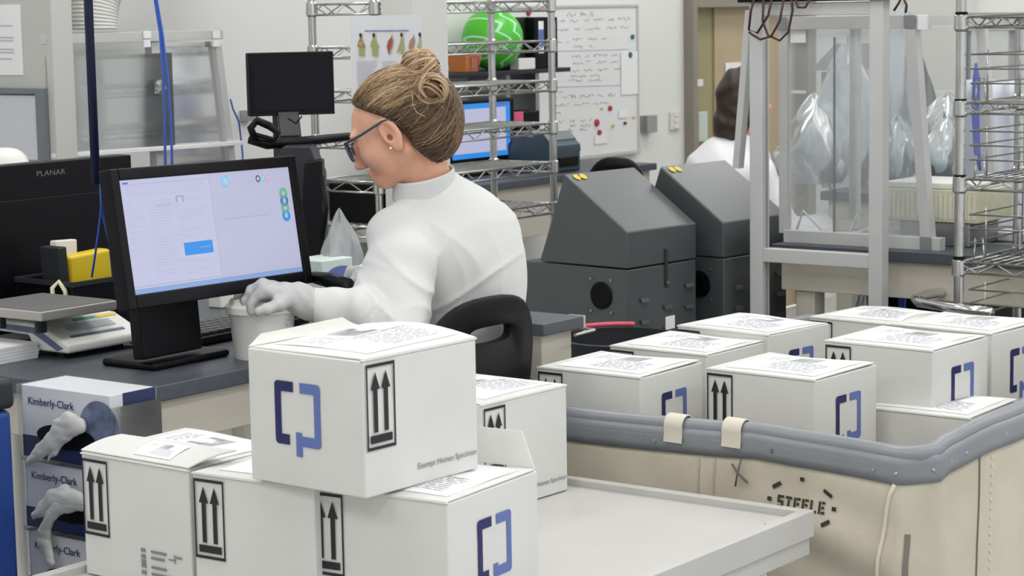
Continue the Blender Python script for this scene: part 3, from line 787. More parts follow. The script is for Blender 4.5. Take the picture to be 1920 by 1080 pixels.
m.box(-.15, .06, -.02, .12, 0, .015); m.build('stand_base', blk, t, world=True, bevel=.006)
# back monitor seen from behind its maker's strip
a = pt(-60, 590, X=0) if False else None
tr = Vector((pt(246, 290, D=4.85)))
ex2 = Vector((1, -.02, 0)).normalized(); wb = .68
t = thing('computer_monitor', 'large dark monitor with its maker name along the top, behind the balance', 'monitor', (tr.x-wb/2, tr.y, DZ))
o_ = tr-ex2*wb
def at2(u, v, w_=0): return o_+ex2*u+Vector((0, 1, 0))*w_-Vector((0, 0, v))
m = MB().box(o_.x, tr.x, tr.y, tr.y+.045, tr.z-.36, tr.z)
m.box(o_.x, tr.x-.01, tr.y-.006, tr.y, tr.z-.36, tr.z-.075)
m.build('casing', blk, t, world=True, bevel=.004)
P = pt(68, 331, Y=tr.y-.001)
text_mesh('PLANAR', .0165, mat('dim silver print', (.16, .16, .17), .5), frame_mat(Vector((P.x, tr.y-.0012, P.z)), (1, 0, 0), (0, 0, 1)), t, 'maker_name', ext=.0003, sx=1.35)
m = MB().bar((tr.x-.32, tr.y+.03, DZ+.02), (tr.x-.32, tr.y+.05, tr.z-.2), .09, .04); m.box(tr.x-.46, tr.x-.18, tr.y-.06, tr.y+.16, DZ, DZ+.02)
m.build('stand', blk, t, world=True, bevel=.004)
# ---------------------------------------------------------------- laboratory balance
c = pt(150, 665, z=DZ); 
bz0 = pt(128, 676, z=DZ); br = pt(268, 655, z=DZ+.01)
t = thing('lab_balance', 'white bench balance with a grey square weighing pan', 'balance', (bz0.x+.05, bz0.y+.12, DZ))
# body: wedge front with display, runs away (+Y) under the pan
bx0, bx1, by0 = bz0.x, bz0.x+.205, bz0.y
prof = [(0, .012), (0, .030), (.085, .066), (.30, .070), (.30, .045), (.115, .040), (.10, .012), (.06, .012)]
m = MB().prism([(y, z) for y, z in prof], (0, 1, 0), (0, 0, 1), (bx0, by0, DZ), (bx1-bx0, 0, 0)); m.build('body', white_p, t, world=True, bevel=.006, seg=3)
nn = Vector((0, -.036, .085)).normalized(); up_ = Vector((0, .085, .036)).normalized(); fo = Vector((bx0, by0, DZ+.030))
def facep(x0, x1, v0, v1, mt, nm, lift=.0012):
    m = MB(); k = nn*lift; m.add([fo+Vector((x, 0, 0))+up_*v+k*s for s in (0, 1) for x, v in ((x0, v0), (x1, v0), (x1, v1), (x0, v1))], [(3, 2, 1, 0), (4, 5, 6, 7), (0, 1, 5, 4), (1, 2, 6, 5), (2, 3, 7, 6), (3, 0, 4, 7)])
    return m.build(nm, mt, t, world=True)
facep(.045, .165, .045, .070, mat('display grey', (.42, .46, .50), .2), 'display'); facep(.03, .17, .022, .030, mat('slate blue', (.10, .14, .24), .5), 'button_strip')
facep(.085, .14, .080, .088, mat('green label', (.02, .35, .22), .5), 'green_sticker'); facep(.145, .195, .078, .088, yellow, 'yellow_sticker')
m = MB().prism([(.012, .022), (.09, .058), (.29, .060), (.29, .050), (.10, .046), (.03, .016)], (0, 1, 0), (0, 0, 1), (bx0-.0008, by0, DZ), (.002, 0, 0)); m.build('side_stripe', mat('slate side', (.12, .15, .27), .5), t, world=True)
pn = pt(78, 600, z=DZ+.088); pr_ = pt(207, 578, z=DZ+.10)
px1 = pn.x+.155; pl = pt(-20, 590, z=DZ+.09)
m = MB().box(pn.x, px1+.04, pn.y, pn.y+.22, DZ+.084, DZ+.103); m.build('pan', mat('pan rim', (.42, .40, .37), .45, metal=.3), t, world=True, bevel=.003)
MB().box(pn.x+.004, px1+.036, pn.y+.004, pn.y+.216, DZ+.1025, DZ+.1045).build('pan_mat', mat('pan mat', (.12, .12, .12), .6), t, world=True, bevel=.001)
for x, y in ((pn.x+.04, pn.y+.05), (px1, pn.y+.17), (pn.x+.04, pn.y+.17)):
    MB().tube([(x, y, DZ+.055), (x, y, DZ+.085)], .012, 12).build('pan_support', dkgrey, t, world=True)
for x, y in ((bx0+.03, by0+.05), (bx1-.03, by0+.05), (bx0+.03, by0+.27), (bx1-.03, by0+.27)):
    MB().tube([(x, y, DZ), (x, y, DZ+.045)], .012, 12).build('foot', dkgrey, t, world=True)
# paper stack at bench edge
P = pt(0, 686, z=DZ); 
m = MB()
for k in range(5): m.box(P.x-.02-.001*k+.002*(k % 2), P.x+.105+.002*(k % 3), P.y+.012, P.y+.15, DZ+.0062*k+.0002, DZ+.0062*k+.0060)
q_ = pt(66, 675, z=DZ)
dx = q_.x-(P.x+.105)
solo(m, 'paper_stack', paper, 'low stack of white papers at the bench edge beside the balance', 'paper stack')
# mouse, keyboard
P = pt(300, 640, z=DZ)
m = MB().grid(lambda u, v: (P.x-.035+.07*u, P.y-.06+.125*v, DZ+.002+.040*math.sin(PI*min(1, .12+.80*v))**.8*math.sin(PI*(.08+.84*u))**.5), 12, 16, 0, thick=(0, 0, 0))
def dome(fn_c, a_, b_, h_, n=20, rot=0):
    m = MB(); vs = []; R_ = 8
    for i in range(R_+1):
        th = (PI/2)*i/R_
        for j in range(n):
            q = 2*PI*j/n; x = a_*math.cos(q)*math.cos(th)**.6; y = b_*math.sin(q)*math.cos(th)**.6
            vs.append(Vector((fn_c[0]+x*math.cos(rot)-y*math.sin(rot), fn_c[1]+x*math.sin(rot)+y*math.cos(rot), fn_c[2]+h_*math.sin(th))))
    fs = [(i*n+j, i*n+(j+1) % n, (i+1)*n+(j+1) % n, (i+1)*n+j) for i in range(R_) for j in range(n)]+[tuple(range(n-1, -1, -1)), tuple(R_*n+j for j in range(n))]
    return m.add(vs, fs)
solo(dome((P.x, P.y, DZ), .035, .062, .040), 'computer_mouse', blk, 'black computer mouse beside the balance', 'mouse', smooth='all')
K = pt(352, 652, z=DZ); kr = pt(470, 632, z=DZ)
t = thing('keyboard', 'black keyboard under the lit monitor, half behind the white pail', 'keyboard', (K.x+.12, K.y+.06, DZ), D2R(3))
MB().box(-.16, .24, -.075, .075, .004, .020).build('base', blk, t, bevel=.004)
kp = mat('keycap', (.03, .03, .034), .35)
m = MB()
for r_ in range(5):
    for c_ in range(17): m.box(-.152+c_*.0228, -.152+c_*.0228+.019, -.066+r_*.026, -.066+r_*.026+.021, .020, .027)
m.build('keycaps', kp, t, bevel=.0015)
# black bin with tools
BP = pt(128, 612, z=DZ)
t = thing('desk_bin', 'black open bin of tools behind the balance', 'bin', (2.86, 3.02, DZ))
c0 = pt(118, 530, z=.872)
bxa, bxb, bya = c0.x, c0.x+.19, c0.y-.03
t.location = (bxa+.09, bya+.09, DZ); MW[t.name] = Matrix.Translation(t.location)
m = MB(); w_ = .004; zt2 = .872
m.box(bxa, bxb, bya, bya+w_, DZ, zt2).box(bxa, bxb, bya+.18-w_, bya+.18, DZ, zt2).box(bxa, bxa+w_, bya+w_, bya+.18-w_, DZ, zt2).box(bxb-w_, bxb, bya+w_, bya+.18-w_, DZ, zt2).box(bxa+w_, bxb-w_, bya+w_, bya+.18-w_, DZ, DZ+.004)
m.build('body', blk, t, world=True, bevel=.001)
m = MB().box(bxa-.004, bxb+.004, bya-.005, bya, zt2-.008, zt2+.003).box(bxa-.004, bxa, bya, bya+.18, zt2-.008, zt2+.003).box(bxb, bxb+.004, bya, bya+.18, zt2-.008, zt2+.003).box(bxa, bxb, bya+.18, bya+.184, zt2-.008, zt2+.003)
m.build('rim', dkgrey, t, world=True, bevel=.001)
def upright(x0, x1, y0, y1, z0, z1, lean, mt, nm, lab, cat, bevel=.003):
    m = MB(); c_ = Vector(((x0+x1)/2, (y0+y1)/2, z0)); m.T = Matrix.Translation(c_) @ Matrix.Rotation(lean, 4, 'Y')
    m.box(-(x1-x0)/2, (x1-x0)/2, -(y1-y0)/2, (y1-y0)/2, 0, z1-z0); return solo(m, nm, mt, lab, cat, bevel=bevel)
upright(bxa+.045, bxa+.165, bya+.05, bya+.09, .775, .925, D2R(-3), yellow, 'tool_case', 'yellow tool case standing in the black bin', 'case', .008)
upright(bxa+.045, bxa+.105, bya+.105, bya+.125, .775, .95, D2R(2), white_p, 'plastic_card', 'pale plastic card behind the yellow case', 'card')
upright(bxa+.012, bxa+.035, bya+.04, bya+.10, .775, .945, D2R(-4), dkgrey, 'stapler', 'black and chrome stapler standing at the left of the bin', 'stapler')
# blue cables looping into the bin
P1_, P2_ = pt(186, 330, D=4.0), pt(176, 500, D=4.0)
solo(MB().tube([pt(188, 345, D=3.95), pt(190, 390, D=3.96), pt(184, 440, D=3.97), pt(172, 520, D=3.98)], .0022, 6), 'blue_cable', cable_b, 'thin blue cable hanging straight down into the black bin', 'cable', smooth='all')
solo(MB().tube([pt(188, 345, D=3.96), pt(192, 400, D=3.97), pt(205, 455, D=3.98), pt(212, 522, D=3.99)], .0022, 6), 'blue_cable', cable_b, 'thin blue cable curving right into the black bin', 'cable', smooth='all')
# thick dark strap pole from the ceiling
tp, bp_ = pt(178, -20, D=3.92), pt(180, 345, D=3.96)
m = MB().tube([Vector((bp_.x, bp_.y, 2.9)), Vector((bp_.x, bp_.y, bp_.z))], .0085, 12, 0)
solo(m, 'cable_drop', mat('dark blue sleeve', (.008, .012, .05), .4), 'thick dark blue cable sleeve hanging from the ceiling over the bin', 'cable', smooth='all')
for k, (xs, lab) in enumerate((([289, 300, 307, 309, 310], 'left of two thin blue cables hanging before the clear enclosure'), ([292, 304, 315, 321, 323], 'right of two thin blue cables hanging before the clear enclosure'))):
    ys = [-10, 60, 150, 240, 318]; pts_ = [pt(x, y, D=4.35) for x, y in zip(xs, ys)]
    pts_ = [Vector((pts_[0].x, pts_[0].y, 2.9))]+pts_+[pt(xs[-1]+2, 420, D=4.35)]
    solo(MB().tube(pts_, .0028, 8), 'blue_cable', cable_b, lab, 'cable', smooth='all')
# yellow-white cable loop by the bin
Dc = depth(c0)-.01
L0 = [pt(100, 562, D=Dc), pt(98, 540, D=Dc), pt(110, 528, D=Dc), pt(122, 545, D=Dc), pt(124, 560, D=Dc)]
solo(MB().tube(L0, .005, 8), 'cable_loop', mat('cream cable', (.7, .66, .45), .5), 'cream cable loop at the side of the black bin', 'cable', smooth='all')
# ---------------------------------------------------------------- white specimen pail under the hand
PC = pt(494, 668, z=DZ); pr0 = .0645
pail = thing('specimen_pail', 'white lidded plastic pail held by the gloved hand', 'pail', PC)
ptop = pt(497, 572, Y=PC.y).z
hp = ptop-DZ+.012; PAILH = hp
MB().lathe([(pr0*.86, .0), (pr0*.88, .006), (pr0*.97, hp-.035), (pr0*1.0, hp-.03), (pr0*1.0, hp-.012)], 40).build('body', white_p, pail, smooth=40)
MB().lathe([(pr0*1.02, hp-.024), (pr0*1.10, hp-.022), (pr0*1.10, hp-.010), (pr0*1.02, hp-.006), (pr0*.95, hp+.002), (pr0*.93, hp-.003), (.001, hp-.003)], 40).build('lid', mat('white lid', (.82, .81, .78), .4), pail, smooth=40)
m = MB()
for r_, (z_, a0, a1) in enumerate(((hp*.62, -1.5, -.9), (hp*.55, -1.35, -.8), (hp*.50, -1.45, -.95), (hp*.66, -2.15, -1.98), (hp*.57, -2.2, -2.08))):
    off = 0.6
    rr = lambda z: pr0*(.88+.09*z/(hp-.035))+.0005
    m.grid(lambda u, v: (rr(z_)*math.cos(a0+off+(a1-a0)*u), rr(z_)*math.sin(a0+off+(a1-a0)*u), z_+.005*v), 5, 1, 0)
m.build('smudged_print', inkl, pail)
P = pt(420, 578, z=DZ)
solo(MB().box(P.x-.01, P.x+.035, P.y, P.y+.04, DZ, DZ+.085), 'label_block', white_p, 'small white block between the lit monitor and the pail', 'block', bevel=.004)
# ---------------------------------------------------------------- label printer, tape box and bag beyond the monitor
c_ = pt(655, 575, z=DZ)
P = pt(630, 520, z=.80)
t = thing('tissue_box', 'small pale box with a blue oval label beyond the lit monitor', 'box', (P.x, P.y, DZ+.0))
m = MB().box(P.x-.06, P.x+.05, P.y-.01, P.y+.09, DZ, DZ+.085); m.build('carton', mat('pale aqua card', (.62, .70, .68), .5), t, world=True, bevel=.003)
T = frame_mat(Vector((P.x-.045, P.y-.0115, DZ+.035)), (1, 0, 0), (0, 0, 1))
m = MB(); m.T = T; m.add([(.048+.046*math.cos(2*PI*i/24), .015+.018*math.sin(2*PI*i/24), 0) for i in range(24)], [tuple(range(24))]); m.build('label_oval', blue_p, t, world=True)
P = pt(625, 545, z=.80)
solo(MB().tube([pt(588, 520, D=4.30), pt(620, 526, D=4.25), pt(650, 536, D=4.2), pt(656, 560, D=4.2), pt(652, 600, D=4.2)], [.012, .016, .017, .013, .012], 12), 'scanner_handle', blk, 'black curved scanner handle between the monitor and the sleeve', 'scanner', smooth='all')
bagv = []
bb0 = pt(640, 542, z=DZ)
def bag_pt(cx, cy, cz, w, h, seed, n=30, k=22):
    g = random.Random(seed); ph = [g.random()*6 for _ in range(8)]
    def fn(u, v):
        th = 2*PI*u; hh = v; prof_ = (math.sin(PI*min(1, .15+.85*v))**.5)*(1-.62*v**2.2)
        r = w*prof_*(1+.16*math.sin(3*th+ph[0]+4*v)+.10*math.sin(7*th+ph[1]-6*v)+.06*math.sin(13*th+ph[2]+9*v))
        return (cx+r*math.cos(th), cy+r*.75*math.sin(th), cz+h*hh+.012*math.sin(5*th+ph[3])*v)
    return fn
solo(MB().grid(bag_pt(bb0.x, bb0.y, DZ+.001, .058, .185, 3), 40, 24), 'plastic_bag', bag_m, 'crumpled clear plastic bag standing behind the small pale box', 'bag', smooth='all')
# ---------------------------------------------------------------- glove boxes stacked at the bench end
gx = DX0-.012
gcol = mat('glove box card', (.60, .62, .66), .5); gnavy = mat('glove box navy', (.012, .02, .09), .45); gph = mat('glove box photo', (.16, .20, .32), .5, var=.6, vscale=40)
yt = pt(40, 735, X=gx-.11).y; yb = pt(206, 760, X=gx-.11).y
holder = thing('glove_box_rack', 'clear rack of glove boxes hung on the end of the bench', 'rack', (gx-.06, (yt+yb)/2, .2))
def glove_box(z0, z1, lab, first=[None]):
    t = thing('glove_box', lab, 'glove box', (gx-.11, yb, z0), 0, 'glove boxes on the bench end')
    Yl = yt-yb; h = z1-z0
    MB().box(0, .105, 0, Yl, 0, h).build('carton', gcol, t, bevel=.002)
    MB().box(-.0012, 0, 0, Yl, 0, h*.30).build('navy_band', gnavy, t)
    MB().box(.03, .1055, -.0012, 0, 0, h).build('navy_end', gnavy, t)
    m = MB().add([(-.0016, Yl*.12+.05*math.cos(2*PI*i/28), h*.52+min(h*.47, .05)*math.sin(2*PI*i/28)) for i in range(28)], [tuple(range(28))]); m.build('globe_picture', gph, t)
    m = MB().add([(-.002, Yl*.50+.075*math.cos(2*PI*i/28), h*.34+.022*math.sin(2*PI*i/28)) for i in range(28)], [tuple(range(28))]); m.build('slot', blk, t)
    text_mesh('Kimberly-Clark', .019, navy, frame_mat(Vector((-.0020, Yl*.92, h*.74)), (0, -1, 0), (0, 0, 1)), t, 'printed_name', world=False)
    return t
zA = pt(150, 735, X=gx-.11).z; zB = pt(150, 862, X=gx-.11).z; zC = pt(150, 880, X=gx-.11).z; zD = pt(150, 985, X=gx-.11).z
glove_box(zB-.008, zA-.0, 'top glove box of the stack, a grey glove hanging from its slot')
glove_box(zB-.135, zB-.016, 'middle glove box of the stack with two limp gloves hanging out')
glove_box(zB-.262, zB-.143, 'bottom glove box of the stack near the floor of the picture')
m = MB()
for z in (zB-.0125, zB-.1395, zB-.267): m.box(gx-.115, gx-.002, yb-.004, yt+.004, z-.003, z+.003)
m.box(gx-.115, gx-.002, yt+.003, yt+.007, zB-.27, zA).box(gx-.115, gx-.002, yb-.012, yb-.008, zB-.27, zA-.02)
m.build('tiers', acrylic, holder, world=True)
MB().box(gx-.006, gx-.001, yb, yt, zB-.27, zA).build('backplate', acrylic, holder, world=True)
# limp gloves
def limp(path, rs, lab, D=3.35):
    P = [pt(x, y, X=gx-.128-k*.003) for k, (x, y) in enumerate(path)]
    Pn = [[p.x for p in P], [p.y for p in P], [p.z for p in P]]
    pts_ = [tuple(p) for p in P]
    def fn(X, Y, Z):
        X2 = (X-pts_[0][0])*1.8+pts_[0][0]+.004*np.sin(Z*70+Y*40)
        d = chain((X2, Y, Z), pts_, [r*1.05 for r in rs], .006)*.7
        q = 150*(Y*.5+Z*.85)+2*np.sin(Y*60-Z*45)
        return d+.0016*(1-np.abs(np.sin(q)))**2-.0012*(1-np.abs(np.sin(.6*q+2+X*90)))**3
    lo = [min(q)-.05 for q in Pn]; hi = [max(q)+.05 for q in Pn]
    o = sdf_obj('rubber_glove', fn, lo, hi, .0035, glove_m, rel=2)
    return tag(o, lab, 'glove', 'limp gloves at the box slots')
limp([(150, 800), (130, 795), (112, 808), (95, 828), (70, 848), (48, 866)], [.014, .020, .020, .016, .013, .009], 'limp grey glove drooping left from the top glove box')
limp([(140, 800), (112, 820), (100, 845), (88, 862)], [.016, .014, .008, .004], 'thin grey glove finger hanging under the top drooping glove')
limp([(150, 938), (120, 930), (95, 935), (75, 955), (60, 968)], [.016, .018, .015, .012, .008], 'limp grey glove drooping left from the middle glove box')
limp([(150, 945), (110, 945), (95, 965), (80, 1000), (78, 1020), (92, 1055)], [.014, .016, .012, .012, .014, .010], 'long limp grey glove hanging down over the bottom glove box')
# blue waste bin at the left edge
P = pt(8, 905, z=.52)
t = thing('blue_bin', 'blue plastic bin with a black lid at the left edge, before the glove boxes', 'bin', (2.36, 2.95, 0))
bxr = pt(28, 900, X=2.30); 
m = MB().box(2.18, 2.34, pt(30, 900, X=2.34).y, pt(30, 900, X=2.34).y+.25, .0, pt(30, 780, X=2.30).z); m.build('body', bluep, t, world=True, bevel=.012, seg=3)
zz = pt(30, 780, X=2.3).z; yy = pt(30, 900, X=2.34).y
MB().box(2.175, 2.345, yy-.006, yy+.256, zz+.001, pt(30, 720, X=2.3).z).build('lid', dkgrey, t, world=True, bevel=.012, seg=3)
# ---------------------------------------------------------------- charcoal drying cabinets
def cabinet(near, rgt, lft, z, label, prof, W=None, fan=True, extra_left=True, rot=None, base_z=.0):
    a = pt(*near, z=z); b = pt(*rgt, z=z); c = pt(*lft, z=z)
    yaw = rot if rot is not None else (math.atan2((b-a).y, (b-a).x)+math.atan2((c-a).y, (c-a).x)-PI/2)/2
    W = W or (b-a).length; Ld = (c-a).length
    t = thing('drying_cabinet', label, 'cabinet', (a.x, a.y, 0), yaw, 'charcoal cabinets behind the waste bin')
    # local x across (W), local y depth away, profile in y-z
    yb = Ld*1.10
    m = MB().box(0, W, 0, yb, base_z, z-.002)
    m.build('body', machine, t, bevel=.004)
    m = MB().prism(prof, (0, 1, 0), (0, 0, 1), (-.002, 0, z+.001), (W+.004, 0, 0)); m.build('hood', machine, t, bevel=.004)
    for r_, (x0, ys) in enumerate(((.16, (.075, .135, .195, .255, .32)), (.50, (.105, .165, .225, .285)), (.82, (.055, .115, .175, .235, .30)))):
        for dz in ys: MB().prism([(0, 0), (-.008, 0), (-.004, .010), (0, .012)], (0, 1, 0), (0, 0, 1), (x0*W, -.001, z-dz-.02), (.034, 0, 0)).build('louvre', machine, t)
    m = MB().box(W*.52, W*.56, -.004, 0, z-.065, z+.04); m.build('latch', machine_d, t, bevel=.001)
    m = MB().tube([(W*.545, -.003, z-.052), (W*.545, -.008, z-.052)], .004, 10); m.build('screw', steel, t)
    if fan:
        cy, cz2 = Ld*.27, z-.048-.03
        m = MB(); m.T = Matrix.Translation((0, cy, cz2)) @ Matrix.Rotation(-PI/2, 4, 'Y')
        m.lathe([(.001, .001), (.036, .001), (.038, .004), (.034, .006), (.020, .003), (.001, .003)], 32, cap=False)
        m.build('fan_grille', blk, t, smooth=40)
        m = MB()
        for sx1 in (-1, 1):
            for sz in (-1, 1): m.tube([(-.001, cy+sx1*.036, cz2+sz*.044), (-.005, cy+sx1*.036, cz2+sz*.044)], .0035, 8)
        m.build('fan_screws', steel, t)
    topy, topz = prof[2]
    m = MB()
    for q in (.10, .19):
        vs = [Vector((W*q+.012*math.cos(2*PI*i/12)*1.0, topy-.018+.010*math.sin(2*PI*i/12), 0)) for i in range(12)]
        # lies on the slope near the top edge
        sl = (prof[2][1]-prof[1][1])/(prof[2][0]-prof[1][0])
        vs = [Vector((v.x, v.y, z+.0035+prof[2][1]+(v.y-prof[2][0])*sl)) for v in vs]
        m.add(vs, [tuple(range(12))])
    m.build('yellow_dots', yellow, t)
    return t, a, yaw
zc = .726
a_ = pt(1178, 505, z=zc)
n_top = pt(1178, 437, X=a_.x).z-zc
# slope: from (0,n_top) to top corner
tc_ = pt(1050, 326, X=a_.x+.03); bc = pt(1010, 487, X=a_.x+.03)
prof1 = [(0, 0), (0, n_top), (tc_.y-a_.y-.02, tc_.z-zc), (bc.y-a_.y, 0)]
cabinet((1178, 505), (1316, 486), (1010, 487), zc, 'nearer charcoal cabinet with sloped hood, round fan grille and vents', prof1, rot=D2R(-6))
cabinet((1357, 484), (1495, 466), (1205, 470), zc, 'farther charcoal cabinet with sloped hood, partly behind the aluminium frame', prof1, fan=True, rot=D2R(-6), W=.30)
# ---------------------------------------------------------------- round waste bin
P = pt(1165, 632, z=.60)
t = thing('waste_bin', 'dark grey round waste bin with a pink strip on its rim, beside the bench end', 'bin', (P.x, P.y, 0))
MB().lathe([(.11, 0), (.115, .01), (.150, .56), (.160, .565), (.160, .60), (.150, .602), (.146, .57), (.105, .02), (.001, .02)], 40).build('body', dkgrey, t, smooth=40)
m = MB().tube([(.145*math.cos(q), .145*math.sin(q), .612) for q in [D2R(20+i*8) for i in range(12)]], .006, 8); m.build('pink_strip', mat('pink tape', (.72, .10, .16), .5), t)
P = pt(1238, 612, z=.55)
solo(MB().box(P.x-.02, P.x+.0, P.y, P.y+.05, .0, .63), 'outlet_post', dkgrey, 'dark outlet post between the waste bin and the charcoal cabinet', 'post')
P = pt(1230, 602, D=5.3)
solo(MB().box(P.x, P.x+.04, P.y-.03, P.y-.028, P.z-.02, P.z+.012), 'warning_label', paper, 'small white label beside the charcoal cabinet above the bin', 'label')
# small clear bag beside bench end
P = pt(1025, 690, D=4.7)
solo(MB().grid(bag_pt(P.x, P.y+.1, .001, .10, .62, 8), 30, 20), 'floor_bag', bag_m, 'grey plastic bag on the floor under the short bench end', 'bag', smooth='all')
# ---------------------------------------------------------------- wire rack
def wire_shelf(x0, x1, y0, y1, z, t, h=.030, r=.0028, pitch=.028, n_truss=None):
    m = MB()
    for (a, b) in (((x0, y0), (x1, y0)), ((x1, y0), (x1, y1)), ((x1, y1), (x0, y1)), ((x0, y1), (x0, y0))):
        A, B = Vector((a[0], a[1], z)), Vector((b[0], b[1], z)); L_ = (B-A).length; n = max(4, int(L_/.048)); dn = Vector((0, 0, -h))
        m.tube([A, B], r*1.25, 6); m.tube([A+dn, B+dn], r*1.25, 6)
        z_ = []
        for i in range(n+1): z_.append(A.lerp(B, i/n)+(dn if i % 2 else Vector()))
        m.tube(z_, r*.85, 5)
    k = int((y1-y0)/pitch)
    for i in range(1, k): m.tube([(x0, y0+(y1-y0)*i/k, z), (x1, y0+(y1-y0)*i/k, z)], r*.6, 5)
    for q in (.33, .67): m.tube([(x0+(x1-x0)*q, y0, z-.004), (x0+(x1-x0)*q, y1, z-.004)], r, 5)
    m.build('wire_shelf', chrome, t, world=True, smooth='all')
def posts(t, xs, ys, z0, z1, r=.0127, rings=True, collars=()):
    for x in xs:
        for y in ys:
            m = MB().lathe([(r, z0), (r, z1), (r*.6, z1+.004)], 16, (x, y, 0))
            if rings:
                zz = z0+.1
                while zz < z1: m.lathe([(r*1.0, zz), (r*.94, zz+.0015), (r*1.0, zz+.003)], 16, (x, y, 0), cap=False); zz += .0254
            m.build('post', chrome, t, world=True, smooth=40)
            m = MB()
            for c in collars: MB().lathe([(r*1.05, c-.036), (r*1.5, c-.03), (r*1.4, c+.004), (r*1.05, c+.008)], 14, (x, y, 0)).build('shelf_collar', chrome, t, world=True, smooth=40)
RX0, RX1, RY0, RY1 = 4.6, 5.448, 3.905, 4.14
t = thing('wire_rack', 'tall chrome wire rack of five shelves around the beige column', 'rack', ((RX0+RX1)/2, (RY0+RY1)/2, 0))
zs_ = [pt(1035, y, Y=RY0).z for y in (2, 77, 152, 231, 305, 382)]+[.42, .2]
for z in zs_: wire_shelf(RX0, RX1, RY0, RY1, z, t)
posts(t, (RX0, RX1), (RY0, RY1), .0, 1.62, .0115, False, zs_)
# things on its lower shelves
for k, (x0, x1, z, hgt, mt, lab) in enumerate(((4.62, 4.95, zs_[4], .0, blk, ''), )): pass
solo(MB().box(4.625, 4.92, RY0+.02, RY1-.02, zs_[5]+.006, zs_[5]+.12), 'black_case', blk, 'long black case on the low shelf behind the woman', 'case', bevel=.006)
solo(MB().box(4.64, 4.90, RY0+.012, RY1-.012, zs_[5]-.16, zs_[5]-.06), 'shelf_tote', dkgrey, 'dark grey tote on the lowest visible shelf of the wire rack', 'tote', bevel=.006) if False else None
solo(MB().box(4.75, 5.42, RY0+.012, RY1-.012, .425, .425+.17), 'blue_tote', bluep, 'blue tote low in the wire rack behind the woman', 'tote', bevel=.006)
# ergonomics poster taped to the rack post
PX = 4.575
pa_, pb_ = pt(655, 30, X=PX), pt(790, 30, X=PX)
t = thing('wall_poster', 'paper poster of small exercise figures, taped to the rack post by the column', 'poster', (PX, (pa_.y+pb_.y)/2, pa_.z-.3))
Wp = pa_.y-pb_.y; Hp = .36; o_ = Vector((PX, pa_.y, pa_.z))
MB().grid(lambda u, v: o_+Vector((.004*math.sin(PI*u), -Wp*u, -Hp*v)), 8, 2, 0, thick=(.0006, 0, 0)).build('sheet', paper_l, t, world=True)
def pq(m, u0, u1, v0, v1, mi, k=1):
    m.add([o_+Vector((-.0012-.0003*k, -Wp*u, -Hp*v)) for u, v in ((u0, v0), (u1, v0), (u1, v1), (u0, v1))], [(0, 1, 2, 3)], mi)
m = MB(); g = random.Random(2)
u = .22
while u < .82: w_ = .008+g.random()*.014; pq(m, u, min(.83, u+w_), .112, .124, 0); u += w_+.006
for c0_, c1_ in ((.09, .38), (.44, .68), (.74, .93)):
    for r_ in range(22): pq(m, c0_, c1_-g.random()*.05, .35+r_*.016, .355+r_*.016, 1)
m.build('printed_lines', [blue_p, inkl], t, world=True)
tan_ = mat('printed tan', (.45, .25, .14), .6); olive = mat('printed olive', (.42, .42, .16), .6); redb = mat('printed red brown', (.40, .10, .06), .6); hairp = mat('printed dark', (.05, .035, .03), .6); lgt = mat('printed pale green', (.45, .48, .33), .6)
m = MB()
def pol(pts, mi, k=2): m.add([o_+Vector((-.0012-.0003*k, -Wp*u, -Hp*v)) for u, v in pts], [tuple(range(len(pts)))], mi)
def circ(cu, cv, ru, rv, mi, k=3): pol([(cu+ru*math.cos(2*PI*i/14), cv+rv*math.sin(2*PI*i/14)) for i in range(14)], mi, k)
for cu in (.16, .345):
    circ(cu, .150, .020, .017, 3, 4); circ(cu, .165, .014, .014, 0, 3); pol([(cu-.012, .17), (cu+.012, .17), (cu+.03, .20), (cu+.06, .235), (cu+.055, .25), (cu+.03, .245), (cu+.035, .31), (cu-.03, .31), (cu-.03, .245), (cu-.055, .24), (cu-.04, .20)], 1 if cu > .2 else 0, 2); pol([(cu-.03, .25), (cu+.035, .25), (cu+.045, .31), (cu-.01, .31)], 1, 5); pol([(cu-.035, .20), (cu+.03, .20), (cu+.03, .225), (cu-.03, .225)], 1, 4)
for cu, mi in ((.56, 2), (.86, 2)): pol([(cu+.04, .145), (cu+.045, .20), (cu+.02, .25), (cu, .27), (cu-.005, .305), (cu-.02, .29), (cu-.04, .24), (cu-.02, .195), (cu+.02, .17)], mi if cu < .7 else 0)
for cu in (.72, .97):
    circ(cu+.01, .15, .018, .018, 3, 4); pol([(cu, .165), (cu+.02, .165), (cu+.03, .2), (cu+.03, .30), (cu-.01, .30), (cu+.0, .24), (cu-.05, .295), (cu-.06, .28), (cu-.01, .2)], 1 if cu < .9 else 4)
m.build('exercise_figures', [tan_, olive, redb, hairp, lgt], t, world=True)
# ---------------------------------------------------------------- far bench along the back wall
FBZ = .80
fb_ = pt(1225, 322, z=FBZ)
FY0 = 4.36
x_l, x_r = 4.9, pt(1232, 318, Y=FY0+.0).x
bench('long black-topped cream bench along the back wall under the whiteboard', 5.52, x_r, FY0, YW-.01, pt(1100, 322, Y=FY0).z, .025, .18, [(5.6, FY0+.06), (x_r-.06, FY0+.06)])
FZ = pt(1100, 322, Y=FY0).z
